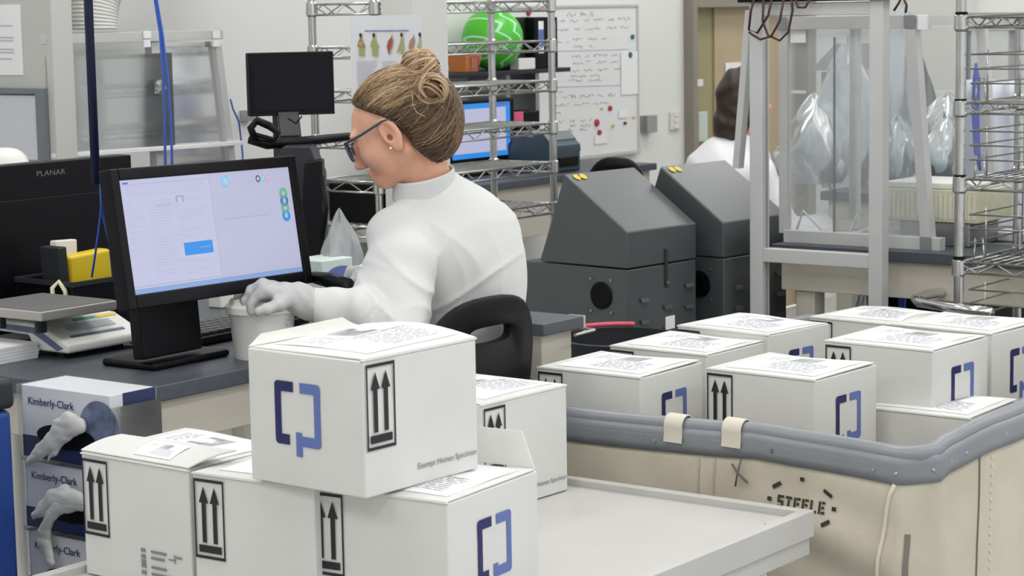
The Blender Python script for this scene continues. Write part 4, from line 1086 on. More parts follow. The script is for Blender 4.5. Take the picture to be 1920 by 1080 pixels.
# blue-lit monitor
def far_monitor(px0, px1, py0, py1, Y, label, cols, cat='monitor', bez=.014):
    p0 = pt(px0, py0, Y=Y); p1 = pt(px1, py1, Y=Y); x0, x1 = p0.x, p1.x; z1, z0 = p0.z, p1.z
    t = thing('computer_monitor', label, cat, ((x0+x1)/2, Y+.05, FZ))
    MB().box(x0, x1, Y, Y+.03, z0, z1).build('casing', blk, t, world=True, bevel=.004)
    m = MB()
    def q(u0, u1, v0, v1, mi, k=1): m.add([(x0+(x1-x0)*u, Y-.0008*k, z1-(z1-z0)*v) for u, v in ((u0, v0), (u1, v0), (u1, v1), (u0, v1))], [(0, 1, 2, 3)], mi)
    for a in cols: q(*a)
    m.build('screen', scr, t, world=True)
    MB().box((x0+x1)/2-.03, (x0+x1)/2+.03, Y+.03, Y+.06, FZ+.0, z0+.1).box((x0+x1)/2-.1, (x0+x1)/2+.1, Y-.03, Y+.12, FZ, FZ+.015).build('stand', blk, t, world=True, bevel=.003)
    return t
far_monitor(838, 966, 192, 300, 4.62, 'far monitor with a bright blue screen behind the wire rack', [(.06, .93, .05, .90, 3), (.09, .86, .13, .80, 0, 2), (.70, .92, .05, .10, 8, 2), (.09, .86, .80, .82, 9, 3)])
# black box with pink note, label printer
p0, p1 = pt(968, 210, Y=4.66), pt(1014, 305, Y=4.66)
t = thing('label_printer', 'black upright unit with a pink note, right of the blue-screened monitor', 'printer', (p0.x+.1, 4.76, FZ))
MB().box(p0.x, p1.x, 4.66, 4.84, FZ, p0.z).build('casing', blk, t, world=True, bevel=.006)
q0, q1 = pt(964, 210, Y=4.655), pt(982, 230, Y=4.655)
MB().box(q0.x, q1.x, 4.656, 4.659, q1.z, q0.z).build('pink_note', mat('pink note', (.75, .12, .22), .6), t, world=True)
p0, p1 = pt(1036, 258, Y=4.42), pt(1088, 318, Y=4.42)
t = thing('desk_printer', 'dark blue-grey rounded printer on the bench below the whiteboard', 'printer', ((p0.x+p1.x)/2, 4.5, FZ))
hh_ = p0.z-FZ
m = MB().prism(rrect_poly([(0, 0), (.20, 0), (.20, hh_*.8), (.15, hh_), (.05, hh_), (0, hh_*.75)], [.01, .01, .04, .04, .04, .03]), (0, 1, 0), (0, 0, 1), (p0.x, 4.42, FZ), (p1.x-p0.x, 0, 0)); m.build('casing', mat('blue grey plastic', (.05, .075, .09), .35), t, world=True, bevel=.012, seg=3)
MB().box(p0.x+.03, p1.x-.02, 4.412, 4.42, FZ+.02, FZ+.055).build('paper_slot', blk, t, world=True, bevel=.003)
# office chair back showing beyond the bench
def arch_back(c, w, h, rot, label, tilt=0, nm='office_chair', seat=True, th=.03, hole=(.5, .12), mt=blk, hole_z=.72, seatz=.46, off=.06):
    t = thing(nm, label, 'chair', (c.x, c.y, 0), rot)
    # back shell: superellipse outline with slot hole, extruded & curved
    m = MB(); n = 40; z0 = c.z
    def outline(k, s=1.):
        a = 2*PI*k/n; cx, sz = math.cos(a), math.sin(a)
        e = .74
        return (w/2*s*math.copysign(abs(cx)**e, cx), h/2*s*math.copysign(abs(sz)**e, sz)*(1))
    def hol(k):
        a = 2*PI*k/n; cx, sz = math.cos(a), math.sin(a); e = .6
        return (w/2*hole[0]*math.copysign(abs(cx)**e, cx), h*(hole_z-.5)+h/2*hole[1]*math.copysign(abs(sz)**e, sz))
    def P3(x, z, y): return Vector((x, y-.022*(1-(2*x/w)**2)+.05*(z/h)*0+math.sin(tilt)*z, z0+z))
    rings = []
    for y, s in ((-th/2, .955), (-th/4, 1.0), (th/4, 1.), (th/2, .955)):
        rings.append([P3(*[v*s for v in outline(k)], y) for k in range(n)])
    hr = []
    for y in (-th/2, th/2): hr.append([P3(*hol(k), y) for k in range(n)])
    mids = []
    for y in (-th/2, th/2): mids.append([P3(outline(k)[0]*.5+hol(k)[0]*.5, outline(k)[1]*.5+hol(k)[1]*.5, y) for k in range(n)])
    order = [hr[0], mids[0], rings[0], rings[1], rings[2], rings[3], mids[1], hr[1]]
    vs = [p for r_ in order for p in r_]; K_ = len(order)
    fs = [(i*n+j, i*n+(j+1) % n, ((i+1) % K_)*n+(j+1) % n, ((i+1) % K_)*n+j) for i in range(K_) for j in range(n)]
    m.add(vs, fs); m.v = [v-Vector((0, 0, 0)) for v in m.v]
    m.build('backrest', mt, t, smooth='all')
    if seat:
        m = MB().box(-.22, .22, .04+off-.06, .44, seatz-.05, seatz); m.build('seat', mt, t, bevel=.02, seg=3)
        m = MB().tube([(0, -.02, z0-h*.3), (0, -.035, seatz+.06), (0, .02, seatz-.06), (0, .15, seatz-.07)], .016, 8); m.build('back_bracket', mt, t, smooth='all')
        MB().tube([(0, .22, .08), (0, .22, seatz-.05)], .025, 14).build('gas_column', mt, t, smooth=40)
        m = MB()
        for k in range(5):
            a = 2*PI*k/5+.3; m.bar((0, .22, .09), (.27*math.cos(a), .22+.27*math.sin(a), .06), .04, .025)
        m.build('star_base', mt, t, bevel=.004)
        for k in range(5):
            a = 2*PI*k/5+.3; m = MB(); m.T = Matrix.Translation((.27*math.cos(a), .22+.27*math.sin(a), .026)) @ Matrix.Rotation(PI/2, 4, 'X'); m.lathe([(.01, -.02), (.025, -.02), (.026, 0), (.025, .02), (.01, .02)], 14); m.build('caster', mt, t, smooth=40)
    return t
P = pt(1155, 345, D=6.85)
arch_back(Vector((P.x, P.y, pt(1155, 293, D=6.85).z-.19)), .21, .38, D2R(-60), 'black office chair whose curved back pokes above the nearer charcoal cabinet', hole=(.42, .22), hole_z=.74)
# ---------------------------------------------------------------- wall shelf with ball and binders
SY = 4.72
s0, s1 = pt(1070, 126, Y=SY-.0), pt(800, 124, Y=SY)
SZ_ = s0.z
t = thing('wall_shelf', 'dark grey wall shelf carrying the green ball and black binders', 'shelf', ((s0.x+s1.x)/2, YW, SZ_))
MB().box(s1.x, s0.x, SY, YW, SZ_-.016, SZ_).build('board', dkgrey, t, world=True, bevel=.002)
for px_ in (960, 905): 
    x = pt(px_, 140, Y=4.9).x; MB().box(x-.012, x+.012, SY+.06, YW, SZ_-.22, SZ_-.016).build('bracket', steel, t, world=True, bevel=.002)
# ball
bc_ = pt(923, 62, Y=4.80); rb_ = 58/4000*depth(bc_)
gm = bpy.data.materials.new('green ball'); gm.use_nodes = True; nt = gm.node_tree; N = nt.nodes; Lk = nt.links; b_ = N['Principled BSDF']; b_.inputs['Roughness'].default_value = .35
tcx = N.new('ShaderNodeTexCoord'); wv = N.new('ShaderNodeTexWave'); wv.inputs['Scale'].default_value = 5.2; wv.inputs['Distortion'].default_value = 0
mp = N.new('ShaderNodeMapping'); mp.inputs['Rotation'].default_value = (0, D2R(20), 0)
nz_ = N.new('ShaderNodeTexWave'); nz_.bands_direction = 'Z'; nz_.wave_profile = 'TRI'; nz_.inputs['Scale'].default_value = 5.5
ad = N.new('ShaderNodeVectorMath'); ad.operation = 'MULTIPLY_ADD'; ad.inputs[1].default_value = (.035, 0, 0)
Lk.new(tcx.outputs['Object'], nz_.inputs['Vector']); Lk.new(nz_.outputs['Color'], ad.inputs[0]); Lk.new(tcx.outputs['Object'], ad.inputs[2])
Lk.new(ad.outputs[0], mp.inputs['Vector']); Lk.new(mp.outputs[0], wv.inputs['Vector'])
cr = N.new('ShaderNodeValToRGB'); cr.color_ramp.elements[0].position = .90; cr.color_ramp.elements[0].color = (.07, .52, .02, 1); cr.color_ramp.elements[1].position = .93; cr.color_ramp.elements[1].color = (.45, .80, .55, 1)
Lk.new(wv.outputs['Fac'], cr.inputs['Fac']); Lk.new(cr.outputs[0], b_.inputs['Base Color'])
n_ = 40
m = MB().lathe([(max(.0005, rb_*math.sin(PI*i/24)), -rb_*math.cos(PI*i/24)) for i in range(25)], n_, (0, 0, 0))
o = m.build('toy_ball', gm, smooth='all'); o.location = (bc_.x, bc_.y, SZ_+rb_+.002); tag(o, 'bright green ball with pale zigzag stripes on the wall shelf', 'ball')
def binder(px0, px1, Y, lab, blue=True, py=32):
    x0, x1 = pt(px0, 80, Y=Y).x, pt(px1, 80, Y=Y).x; zt_ = pt(px0, py, Y=Y).z
    t = thing('ring_binder', lab, 'binder', ((x0+x1)/2, Y+.1, SZ_), 0, 'black binders on the wall shelf')
    MB().box(x0, x1, Y, Y+.20, SZ_+.0005, zt_).build('cover', blk, t, world=True, bevel=.004)
    h = zt_-SZ_; c_ = (x0+x1)/2; w_ = (x1-x0)*.20
    m = MB().box(c_-w_, c_+w_, Y-.0012, Y, SZ_+h*.30, SZ_+h*.92, 0)
    if blue: m.box(c_-w_, c_+w_, Y-.0020, Y-.0012, SZ_+h*.42, SZ_+h*.76, 1)
    m.build('spine_label', [paper, blue_p], t, world=True)
    return t
binder(1003, 1026, 4.735, 'black ring binder with a blue and white spine label'); binder(1029, 1046, 4.735, 'black ring binder with a plain white spine label, at the end of the shelf', False)
xx0, xx1 = pt(972, 60, Y=4.78).x, pt(1000, 60, Y=4.78).x
binder(975, 1000, 4.80, 'dark binder with no visible label between the ball and the other binders', False, 34) if False else solo(MB().box(xx0, xx1, 4.78, 4.93, SZ_+.0005, pt(980, 32, Y=4.78).z), 'ring_binder', mat('dark green cover', (.008, .025, .012), .5), 'dark green binder between the ball and the black binders', 'binder', bevel=.004)
P0, P1_ = pt(972, 108, Y=4.73), pt(1003, 124, Y=4.73)
solo(MB().box(P0.x, P1_.x, 4.728, 4.77, SZ_+.0005, SZ_+.042), 'card_box', white_p, 'small white card box on the shelf below the binders', 'box', bevel=.002)
oc = pt(888, 108, Y=4.735); t = thing('orange_cup', 'orange square cup with a purple line square on the wall shelf', 'cup', (oc.x, 4.78, SZ_))
m = MB(); w1, w2, hc = .036, .048, .068; m.add([(-w1, -w1, .001), (w1, -w1, .001), (w1, w1, .001), (-w1, w1, .001), (-w2, -w2, hc), (w2, -w2, hc), (w2, w2, hc), (-w2, w2, hc)], [(3, 2, 1, 0), (0, 1, 5, 4), (1, 2, 6, 5), (2, 3, 7, 6), (3, 0, 4, 7), (4, 5, 6, 7)]); m.build('body', mat('orange card', (.62, .22, .06), .5), t, bevel=.002)
m = MB()
for a, b in (((-.022, -.048, .012), (-.026, -.053, .056)), ((-.026, -.053, .056), (.022, -.053, .056)), ((-.022, -.048, .012), (.022, -.048, .012)), ((.022, -.048, .012), (.022, -.053, .056))): m.bar(a, b, .003, .003)
m.build('purple_square', mat('purple line', (.25, .05, .22), .5), t)
# ---------------------------------------------------------------- whiteboard
w0, w1 = pt(975, 14, Y=YW-.02), pt(1196, 280, Y=YW-.02)
x0, x1, z1, z0 = w0.x-.25, w1.x, pt(1190, 13, Y=YW-.02).z, w1.z
t = thing('whiteboard', 'large whiteboard covered in faint handwriting on the back wall', 'whiteboard', ((x0+x1)/2, YW, z0))
MB().box(x0, x1, YW-.018, YW-.002, z0, z1).build('board', mat('whiteboard enamel', (.82, .83, .83), .25, var=.04, vscale=3), t, world=True)
m = MB(); fw = .012
m.box(x0-fw, x1+fw, YW-.024, YW-.002, z1, z1+fw).box(x0-fw, x1+fw, YW-.030, YW-.002, z0-fw*1.3, z0).box(x1, x1+fw, YW-.024, YW-.002, z0, z1).box(x0-fw, x0, YW-.024, YW-.002, z0, z1)
m.build('frame', alu, t, world=True, bevel=.002)
# handwriting as scribbled strokes
m = MB(); g = random.Random(12)
def scrib(px0, px1, py, amp=3.2, th=.0010):
    x = px0
    while x < px1:
        wl = 8+g.random()*22; pts_ = []; k = x
        while k < min(px1, x+wl):
            pts_.append(pt(k, py-(k-px0)*.04+amp*(g.random()-.5)*2, Y=YW-.0190)); k += 1.6
        if len(pts_) > 2: m.tube(pts_, th, 4)
        x += wl+5+g.random()*6
rows = [(1062, 1118, 28, 5), (1050, 1182, 40, 3), (1046, 1188, 56, 3), (1074, 1138, 74, 3), (1076, 1112, 88, 3), (1072, 1160, 106, 3), (1074, 1160, 118, 3), (1070, 1165, 133, 3), (1070, 1130, 143, 3), (1066, 1135, 152, 3), (1038, 1062, 172, 3), (1038, 1155, 182, 4), (1040, 1150, 197, 3), (1038, 1052, 212, 3), (1048, 1110, 228, 3), (1068, 1108, 236, 3), (1066, 1102, 244, 3), (1008, 1040, 36, 3), (1046, 1068, 78, 2)]
for r_ in rows: scrib(*r_)
m.build('handwriting', mat('marker stroke', (.42, .43, .44), .6), t, world=True)
m = MB()
for y_ in (93, 160): 
    a, b = pt(1040, y_+3, Y=YW-.019), pt(1180, y_-1, Y=YW-.019); m.bar(a, b, .002, .002)
m.build('ruled_lines', inkl, t, world=True)
def magnet(px_, py_, r, mt, lab, grp=None):
    P = pt(px_, py_, Y=YW-.0185); m = MB(); m.T = Matrix.Translation(P) @ Matrix.Rotation(PI/2, 4, 'X')
    m.lathe([(r, 0), (r, .006), (r*.8, .009), (.0005, .009)], 16)
    return solo(m, 'round_magnet', mt, lab, 'magnet', group='magnets on the whiteboard', smooth=40)
red = mat('red magnet', (.45, .03, .04), .4); grn = mat('green magnet', (.02, .16, .13), .4)
for px_, py_, r, mt, lab in ((1185, 69, .010, grn, 'dark green magnet high at the right edge of the whiteboard'), (1180, 103, .013, grn, 'green magnet holding the faint sheet on the whiteboard'), (1143, 203, .011, red, 'red magnet upper right of the three red ones'), (1118, 230, .015, red, 'largest red magnet on the whiteboard'), (1123, 248, .011, red, 'red magnet holding the lower paper note'), (1171, 231, .007, mat('brown magnet', (.20, .04, .02), .4), 'small brown magnet right of the red ones'), (1127, 204, .005, yellow, 'tiny yellow magnet left of the upper red magnet'), (1148, 236, .006, yellow, 'tiny yellow magnet between the brown and the largest red magnets'), (1187, 220, .006, yellow, 'tiny yellow magnet at the board edge by the upper note'), (990, 24, .012, red, 'red magnet at the top of the board beside the binders')):
    magnet(px_, py_, r, mt, lab)
def note(px0, py0, px1, py1, lab, rot=0):
    a, b = pt(px0, py0, Y=YW-.021), pt(px1, py1, Y=YW-.021)
    solo(MB().box(a.x, b.x, YW-.0225, YW-.0205, b.z, a.z), 'paper_note', paper, lab, 'note')
note(1115, 254, 1138, 268, 'small white note under the lower red magnet'); note(1160, 207, 1178, 220, 'small white note at the right of the whiteboard'); note(1164, 98, 1196, 176, 'faint printed sheet overhanging the right edge of the whiteboard')
# wall fittings
def plate(px0, py0, px1, py1, mt, nm, lab, cat, Y=YW, th=.012, keys=0):
    a, b = pt(px0, py0, Y=Y), pt(px1, py1, Y=Y)
    t = thing(nm, lab, cat, ((a.x+b.x)/2, Y, b.z)); MB().box(a.x, b.x, Y-th, Y-.0005, b.z, a.z).build('plate', mt, t, world=True, bevel=.002)
    if keys:
        m = MB(); w_ = b.x-a.x; h_ = a.z-b.z
        for k in range(keys): zc_ = b.z+h_*(k+.5)/keys; m.box(a.x+w_*.3, b.x-w_*.3, Y-th-.004, Y-th, zc_-h_*.18/keys*1.6, zc_+h_*.18/keys*1.6)
        m.build('sockets', white_p, t, world=True, bevel=.001)
    return t
plate(1199, 217, 1218, 247, steel, 'thermostat_box', 'grey metal box on the wall right of the whiteboard', 'wall box', th=.04)
plate(1254, 210, 1272, 242, mat('ivory plate', (.72, .71, .66), .4), 'light_switch', 'white switch plate beside the door frame', 'switch', keys=3)
plate(402, 153, 416, 192, mat('ivory plate', (.72, .71, .66), .4), 'power_outlet', 'white outlet plate behind the clear enclosure', 'outlet', keys=2)
plate(449, 207, 467, 226, steel, 'thermostat_box', 'small grey metal box on the wall left of the dark upright monitor', 'wall box', th=.03)
# ---------------------------------------------------------------- left wall items
PXL = 3.99
def on_part(px_, py_): return pt(px_, py_, X=4.0)
a, b = on_part(-40, 10), on_part(45, 141)
t = thing('notice_paper', 'white paper notice with faint lines on the grey partition at the left edge', 'notice', (4, (a.y+b.y)/2, b.z))
MB().box(3.9965, 3.9995, b.y, a.y, b.z, a.z).build('sheet', paper, t, world=True)
m = MB(); g = random.Random(3)
for k, v in enumerate((46, 68, 74, 90, 96, 108)):
    p, q = on_part(-30, v), on_part(24+g.random()*8, v+1.5); m.add([(3.9955, p.y, p.z), (3.9955, q.y, q.z), (3.9955, q.y, q.z-.004), (3.9955, p.y, p.z-.004)], [(0, 1, 2, 3)])
m.build('printed_lines', inkl, t, world=True)
P = on_part(-4, 30); m = MB().add([(3.9955, P.y+.014*math.cos(2*PI*i/16), P.z+.014*math.sin(2*PI*i/16)) for i in range(16)], [tuple(range(16))]); m.build('blue_mark', blue_p, t, world=True)
a, b = on_part(-40, 164), on_part(96, 300)
t = thing('framed_board', 'pale board in a slate grey frame on the partition above the dark monitor', 'board', (4, (a.y+b.y)/2, b.z))
MB().box(3.985, 3.999, b.y+.02, a.y, b.z, a.z-.02).build('panel', mat('pale blue grey panel', (.60, .61, .65), .3), t, world=True)
fm = mat('slate frame', (.16, .18, .20), .4)
MB().box(3.975, 3.999, b.y, b.y+.028, b.z, a.z).box(3.975, 3.999, b.y+.028, a.y, a.z-.016, a.z).build('frame', fm, t, world=True, bevel=.002)
P = pt(2, 300, D=5.2)
t = thing('white_dome', 'white rounded dome peeking over the dark monitor at the left edge', 'lamp', (P.x, P.y, 0))  # unidentified white rounded shape, no light source; stand added to hold it up
dome((P.x, P.y, P.z-.03), .07, .07, .06).build('dome', white_p, t, world=True, smooth='all')
MB().lathe([(.12, 0), (.12, .02), (.02, .03), (.018, P.z-.0305)], 24).build('stand', white_p, t, smooth=40)
solo(MB().lathe([(.05, .98), (.065, .99), (.065, P.z-.031)], 20, (P.x, P.y, 0)).lathe([(.02, .0), (.02, .99)], 10, (P.x, P.y, 0)), 'dome_stand', white_p, 'white stand under the rounded lid at the left edge', 'stand') if False else None
# ---------------------------------------------------------------- clear enclosure on the left, against the wall
EY = 4.60
def pY(x, y): return pt(x, y, Y=EY)
A_, B_, C_, D_ = pY(142, 72), pY(408, 72), pY(438, 268), pY(150, 285)
t = thing('acrylic_enclosure', 'clear acrylic enclosure against the wall, behind the two thin hanging blue cables', 'enclosure', ((A_.x+B_.x)/2, EY, .7))
m = MB()
xa, xb, zt_ = A_.x-.12, B_.x, A_.z; zb_ = .80
m.bar((xa, EY, zt_), (xb+.012, EY, zt_), .025, .028)
m.build('top_rail', alu, t, world=True, bevel=.001)
q0 = pY(290, 80); q1 = pY(300, 330)
MB().bar((q0.x, EY+.012, zt_-.015), (q0.x+.004, EY+.012, zb_), .03, .03).build('post', alu, t, world=True, bevel=.001)
s1, s2 = pY(404, 84), pY(434, 320)
MB().bar(s1, pY(441, 380), .026, .026).build('post', alu, t, world=True, bevel=.001)
m = MB().bar((xa, EY-.02, pY(150, 287).z), (C_.x+.015, EY-.02, pY(438, 268).z), .018, .012); m.build('lower_rail', alu_w, t, world=True, bevel=.001)
MB().box(xa, q0.x+.06, EY-.008, EY-.004, pY(290, 280).z, pY(290, 100).z).build('sliding_pane', acrylic, t, world=True)
m = MB().add([(q0.x, EY+.004, zt_-.02), (s1.x, EY+.004, zt_-.02), (s2.x, EY+.004, zb_+.05), (q1.x, EY+.004, zb_+.05)], [(0, 1, 2, 3)]); m.build('pane', acrylic_h, t, world=True)
MB().bar((xa, EY+.26, zt_), (xb+.01, EY+.26, zt_), .02).bar((xb, EY, zt_), (xb, EY+.26, zt_), .02).build('rear_rail', alu, t, world=True)
for px_ in (268, 398):
    c = pY(px_, 66); m = MB().box(c.x-.014, c.x+.014, EY-.020, EY-.0135, c.z-.010, c.z+.012).box(c.x-.013, c.x+.013, EY-.018, EY-.0125, c.z-.035, c.z-.012)
    m.build('white_hinge', alu_w, t, world=True, bevel=.001)
c = pY(290, 163); m = MB(); m.T = Matrix.Translation(c-Vector((0, .014, 0))) @ Matrix.Rotation(PI/2, 4, 'X'); m.lathe([(.022, 0), (.022, .008), (.014, .014), (.014, .02)], 16); m.build('knob', acrylic, t, world=True, smooth=40)
bench('black-topped bench against the wall, under the clear enclosure at the left', 4.09, 4.56, 4.30, YW-.01, .78, .03, .1, [(4.15, 4.36), (4.50, 4.36)])
# accordion duct
t = thing('accordion_duct', 'white ribbed accordion duct curving up above the left clear enclosure', 'duct', pt(180, 60, Y=4.72))
m = MB(); vs = []; cen0 = pt(176, 62, Y=4.74)
P = []
for i in range(61):
    s = i/60
    ang = s*D2R(75); rr = .22
    c = Vector((cen0.x+rr*(1-math.cos(ang))*.8, 4.74, cen0.z+rr*math.sin(ang)*1.0+.01)); P.append(c)
P += [P[-1]+(P[-1]-P[-2]).normalized()*.007*k for k in range(1, 60)]
rad = [.066+(.005 if i % 2 else 0) for i in range(len(P))]
m.tube(P, rad, 28); m.build('ribbed_hose', white_p, t, world=True)
MB().lathe([(.075, -.012), (.075, .002)], 28, cen0).build('collar', steel, t, world=True, smooth=40)
# ---------------------------------------------------------------- dark upright workstation behind the woman's monitor
WY = 4.30
def pW(x, y, dy=0): return pt(x, y, Y=WY+dy)
t = thing('workstation_cart', 'black computer workstation stand with keyboard arm behind the lit monitor', 'workstation', (pW(540, 400).x, WY, 0))
a, b = pW(470, 100), pW(626, 216)
# screen panel faces -X/-Y; width runs mostly along image plane
sc_c = pt(547, 157, D=5.55); exs = Vector((.83, -.56, 0)).normalized(); eys = Vector((0, 0, 1)); wS, hS = 155/4000*5.55/abs(exs.dot(R0)), 118/4000*5.55
T = frame_mat(sc_c-exs*wS/2-eys*hS/2, exs, eys)
m = MB(); m.T = T; m.box(0, wS, 0, hS, -.03, 0).box(.0, wS, 0, .006, -.03, .003).box(0, .006, 0, hS, -.03, .003); m.build('monitor_casing', blk, t, world=True, bevel=.003)
m = MB(); m.T = T; m.box(.014, wS-.014, .014, hS-.014, 0, .0012); m.build('monitor_screen', mat('dark screen', (.002, .002, .005), .15, spec=.2), t, world=True)
bk = Vector((0, 0, 1)).cross(exs)
cpost = pt(538, 300, D=5.62); top = pt(532, 205, D=5.62)
MB().bar((cpost.x, cpost.y, .1), (top.x, top.y, top.z), .045, .045).build('pole', dkgrey, t, world=True, bevel=.003)
g1 = [pt(540, 216, D=5.55), pt(545, 262, D=5.5)]
MB().bar(g1[0], g1[1], .055, .03).build('neck_plate', dkgrey, t, world=True, bevel=.003)
m = MB().tube([pt(466, 262, D=5.35), pt(500, 270, D=5.35), pt(560, 266, D=5.4), pt(655, 256, D=5.5)], [.010, .014, .013, .011], 10); m.build('keyboard_tray', blk, t, world=True, smooth='all')
m = MB().tube([pt(478, 262, D=5.33), pt(470, 240, D=5.33), pt(482, 226, D=5.33), pt(505, 236, D=5.33), pt(522, 250, D=5.33), pt(514, 262, D=5.33), pt(492, 256, D=5.33), pt(478, 252, D=5.33)], [.009, .010, .011, .010, .008, .007, .006, .006], 10); m.build('scanner_cradle', blk, t, world=True, smooth='all')
def quadslab(pts, D, th, mt, nm, par):
    P = [pt(x, y, D=D) for x, y in pts]; off = FH*th
    m = MB(); n = len(P); m.add(P+[p+off for p in P], [tuple(range(n-1, -1, -1)), tuple(range(n, 2*n))]+[(i, (i+1) % n, n+(i+1) % n, n+i) for i in range(n)])
    return m.build(nm, mt, par, world=True, bevel=.004)
quadslab([(512, 302), (530, 275), (582, 275), (602, 330), (606, 480), (560, 480), (548, 305)], 5.3, .16, dkgrey, 'computer_housing', t)
quadslab([(570, 305), (604, 300), (608, 520), (556, 520)], 5.20, .07, blk, 'front_column', t)
m = MB().tube([pt(604, 330, D=5.16), pt(612, 390, D=5.16), pt(604, 450, D=5.16)], .006, 8); m.build('cable_loom', blk, t, world=True, smooth='all')
m = MB().tube([pt(540, 222, D=5.45), pt(555, 232, D=5.44), pt(566, 218, D=5.43)], .002, 6); m.build('thin_cord', blk, t, world=True, smooth='all')
m = MB()
for k in range(4):
    a_ = k*PI/2+.4; m.bar((cpost.x, cpost.y, .1), (cpost.x+.28*math.cos(a_), cpost.y+.28*math.sin(a_), .06), .05, .03)
m.build('base_legs', dkgrey, t, world=True)
# pale tray with small round pieces between rack and stand
a, b = pt(600, 300, D=5.75), pt(655, 275, D=5.75)
solo(MB().box(a.x, a.x+.16, a.y, a.y+.16, a.z-.004, a.z), 'sample_tray', white_p, 'pale tray between the black keyboard arm and the rack shelf', 'tray', bevel=.002) if False else None
# blue wires at the wall
solo(MB().tube([pt(432, 186, Y=4.9), pt(437, 205, Y=4.9), pt(448, 228, Y=4.9), pt(452, 262, Y=4.9), pt(455, 290, Y=4.9), pt(455, 330, Y=4.88)], .003, 6), 'blue_cable', cable_b, 'thin blue cable on the wall right of the clear enclosure', 'cable', smooth='all')
P = pt(440, 300, D=4.9)
t = thing('pump_bottle', 'small white bottle with a blue base standing above the lit monitor top edge', 'bottle', (P.x, P.y, .79)) if False else None
# ---------------------------------------------------------------- second bench on the right with clear enclosure
BX = 5.40
r0, r1 = pt(1462, 457, z=.76), pt(1790, 478, z=.76)
BX = (r0.x+r1.x)/2
bench('black-topped cream bench behind the aluminium stand, holding the cream tube rack', BX, BX+.75, 1.35, r0.y+.02, .76, .030, .10, [(BX+.06, r0.y-.07), (BX+.06, pt(1760, 520, X=BX).y-.03), (BX+.69, r0.y-.06)])
EX = BX+.07
def pX(x, y, dx=0): return pt(x, y, X=EX+dx)
t = thing('acrylic_enclosure', 'clear acrylic enclosure with a slanted aluminium leg, behind the tall aluminium stand', 'enclosure', (EX, 2.8, .76))
zt_ = pX(1600, 42).z; zb_ = .785
yl = pX(1472, 250).y; yr0 = pX(1716, 60).y; yr1 = pX(1745, 455).y
m = MB().bar((EX, yl+.01, zt_), (EX, pX(1742, 45).y, zt_), .030, .036); m.build('top_rail', alu, t, world=True, bevel=.001)
MB().bar((EX, yl, zb_), (EX, yl, zt_-.01), .026, .026).build('post', alu, t, world=True, bevel=.001)
MB().bar((EX-.004, pX(1742, 455).y, zb_), (EX-.004, pX(1712, 60).y, zt_-.005), .030, .036, up=(1, 0, 0)).build('slanted_post', alu, t, world=True, bevel=.001)
MB().bar((EX-.002, yl-.005, zb_-.008), (EX-.002, pX(1768, 462).y, zb_-.008), .034, .034).build('bottom_rail', alu, t, world=True, bevel=.001)
for yy, za, zb2 in ((pX(1742, 462).y, zb_-.026, zb_+.012), (pX(1712, 50).y, zt_-.018, zt_+.018), (yl, zt_-.018, zt_+.018)): MB().box(EX-.024, EX-.019, yy-.016, yy+.016, za, zb2).build('corner_joint', alu_d, t, world=True, bevel=.001)
c = pX(1738, 40); MB().box(EX-.03, EX-.017, c.y-.013, c.y+.013, c.z-.022, c.z+.016).build('white_hinge', alu_w, t, world=True, bevel=.001)
for dx in (.42,):
    MB().bar((EX+dx, yl, zt_), (EX+dx, yr0, zt_), .026).build('rear_rail', alu, t, world=True)
    MB().bar((EX+dx, yl, zb_), (EX+dx, yl, zt_), .026).build('rear_post', alu, t, world=True)
    MB().bar((EX+dx, yr1, zb_), (EX+dx, yr0, zt_), .026).build('rear_slanted_post', alu, t, world=True)
    for ys_ in (yl, yr0): MB().bar((EX, ys_, zt_), (EX+dx, ys_, zt_), .024).build('side_rail', alu, t, world=True)
m = MB().add([(EX+.005, yl, zt_-.02), (EX+.005, yr0, zt_-.02), (EX+.005, yr1, zb_+.01), (EX+.005, yl, zb_+.01)], [(0, 1, 2, 3)]); m.build('front_pane', acrylic_h, t, world=True)
m = MB().add([(EX+.41, yl, zt_-.02), (EX+.41, yr0, zt_-.02), (EX+.41, yr1, zb_+.01), (EX+.41, yl, zb_+.01)], [(0, 1, 2, 3)]); m.build('rear_pane', acrylic, t, world=True)
m = MB().add([(EX, yl-.004, zt_), (EX+.41, yl-.004, zt_), (EX+.41, yl-.004, zb_), (EX, yl-.004, zb_)], [(0, 1, 2, 3)]); m.build('side_pane', acrylic, t, world=True)
c = pX(1570, 120, .003)
MB().box(EX-.004, EX+.001, pX(1565, 100).y-.002, pX(1565, 100).y+.002, pX(1565, 440).z, pX(1565, 70).z).build('pane_divider', alu_d, t, world=True)
c0, c1 = pX(1484, 56), pX(1512, 80)
MB().box(EX-.006, EX-.003, c1.y, c0.y, c1.z, c0.z).build('white_tag', paper, t, world=True)
# curly white tubes inside
for k, path in enumerate(([(1494, 430), (1500, 412), (1506, 395), (1515, 405), (1530, 420), (1545, 437)], [(1580, 440), (1596, 432), (1604, 410), (1607, 402)], [(1580, 442), (1592, 436), (1612, 436), (1628, 428), (1640, 432)], [(1660, 434), (1680, 430), (1700, 443)])):
    lab = ['white tube curling at the left inside the right enclosure', 'white tube standing upright inside the right enclosure', 'wavy white tube on the floor of the right enclosure', 'white tube by the slanted leg of the right enclosure'][k]
    solo(MB().tube([pX(x, y, .06+.03*k) for x, y in path], .0035, 8), 'plastic_tube', white_p, lab, 'tube', smooth='all')
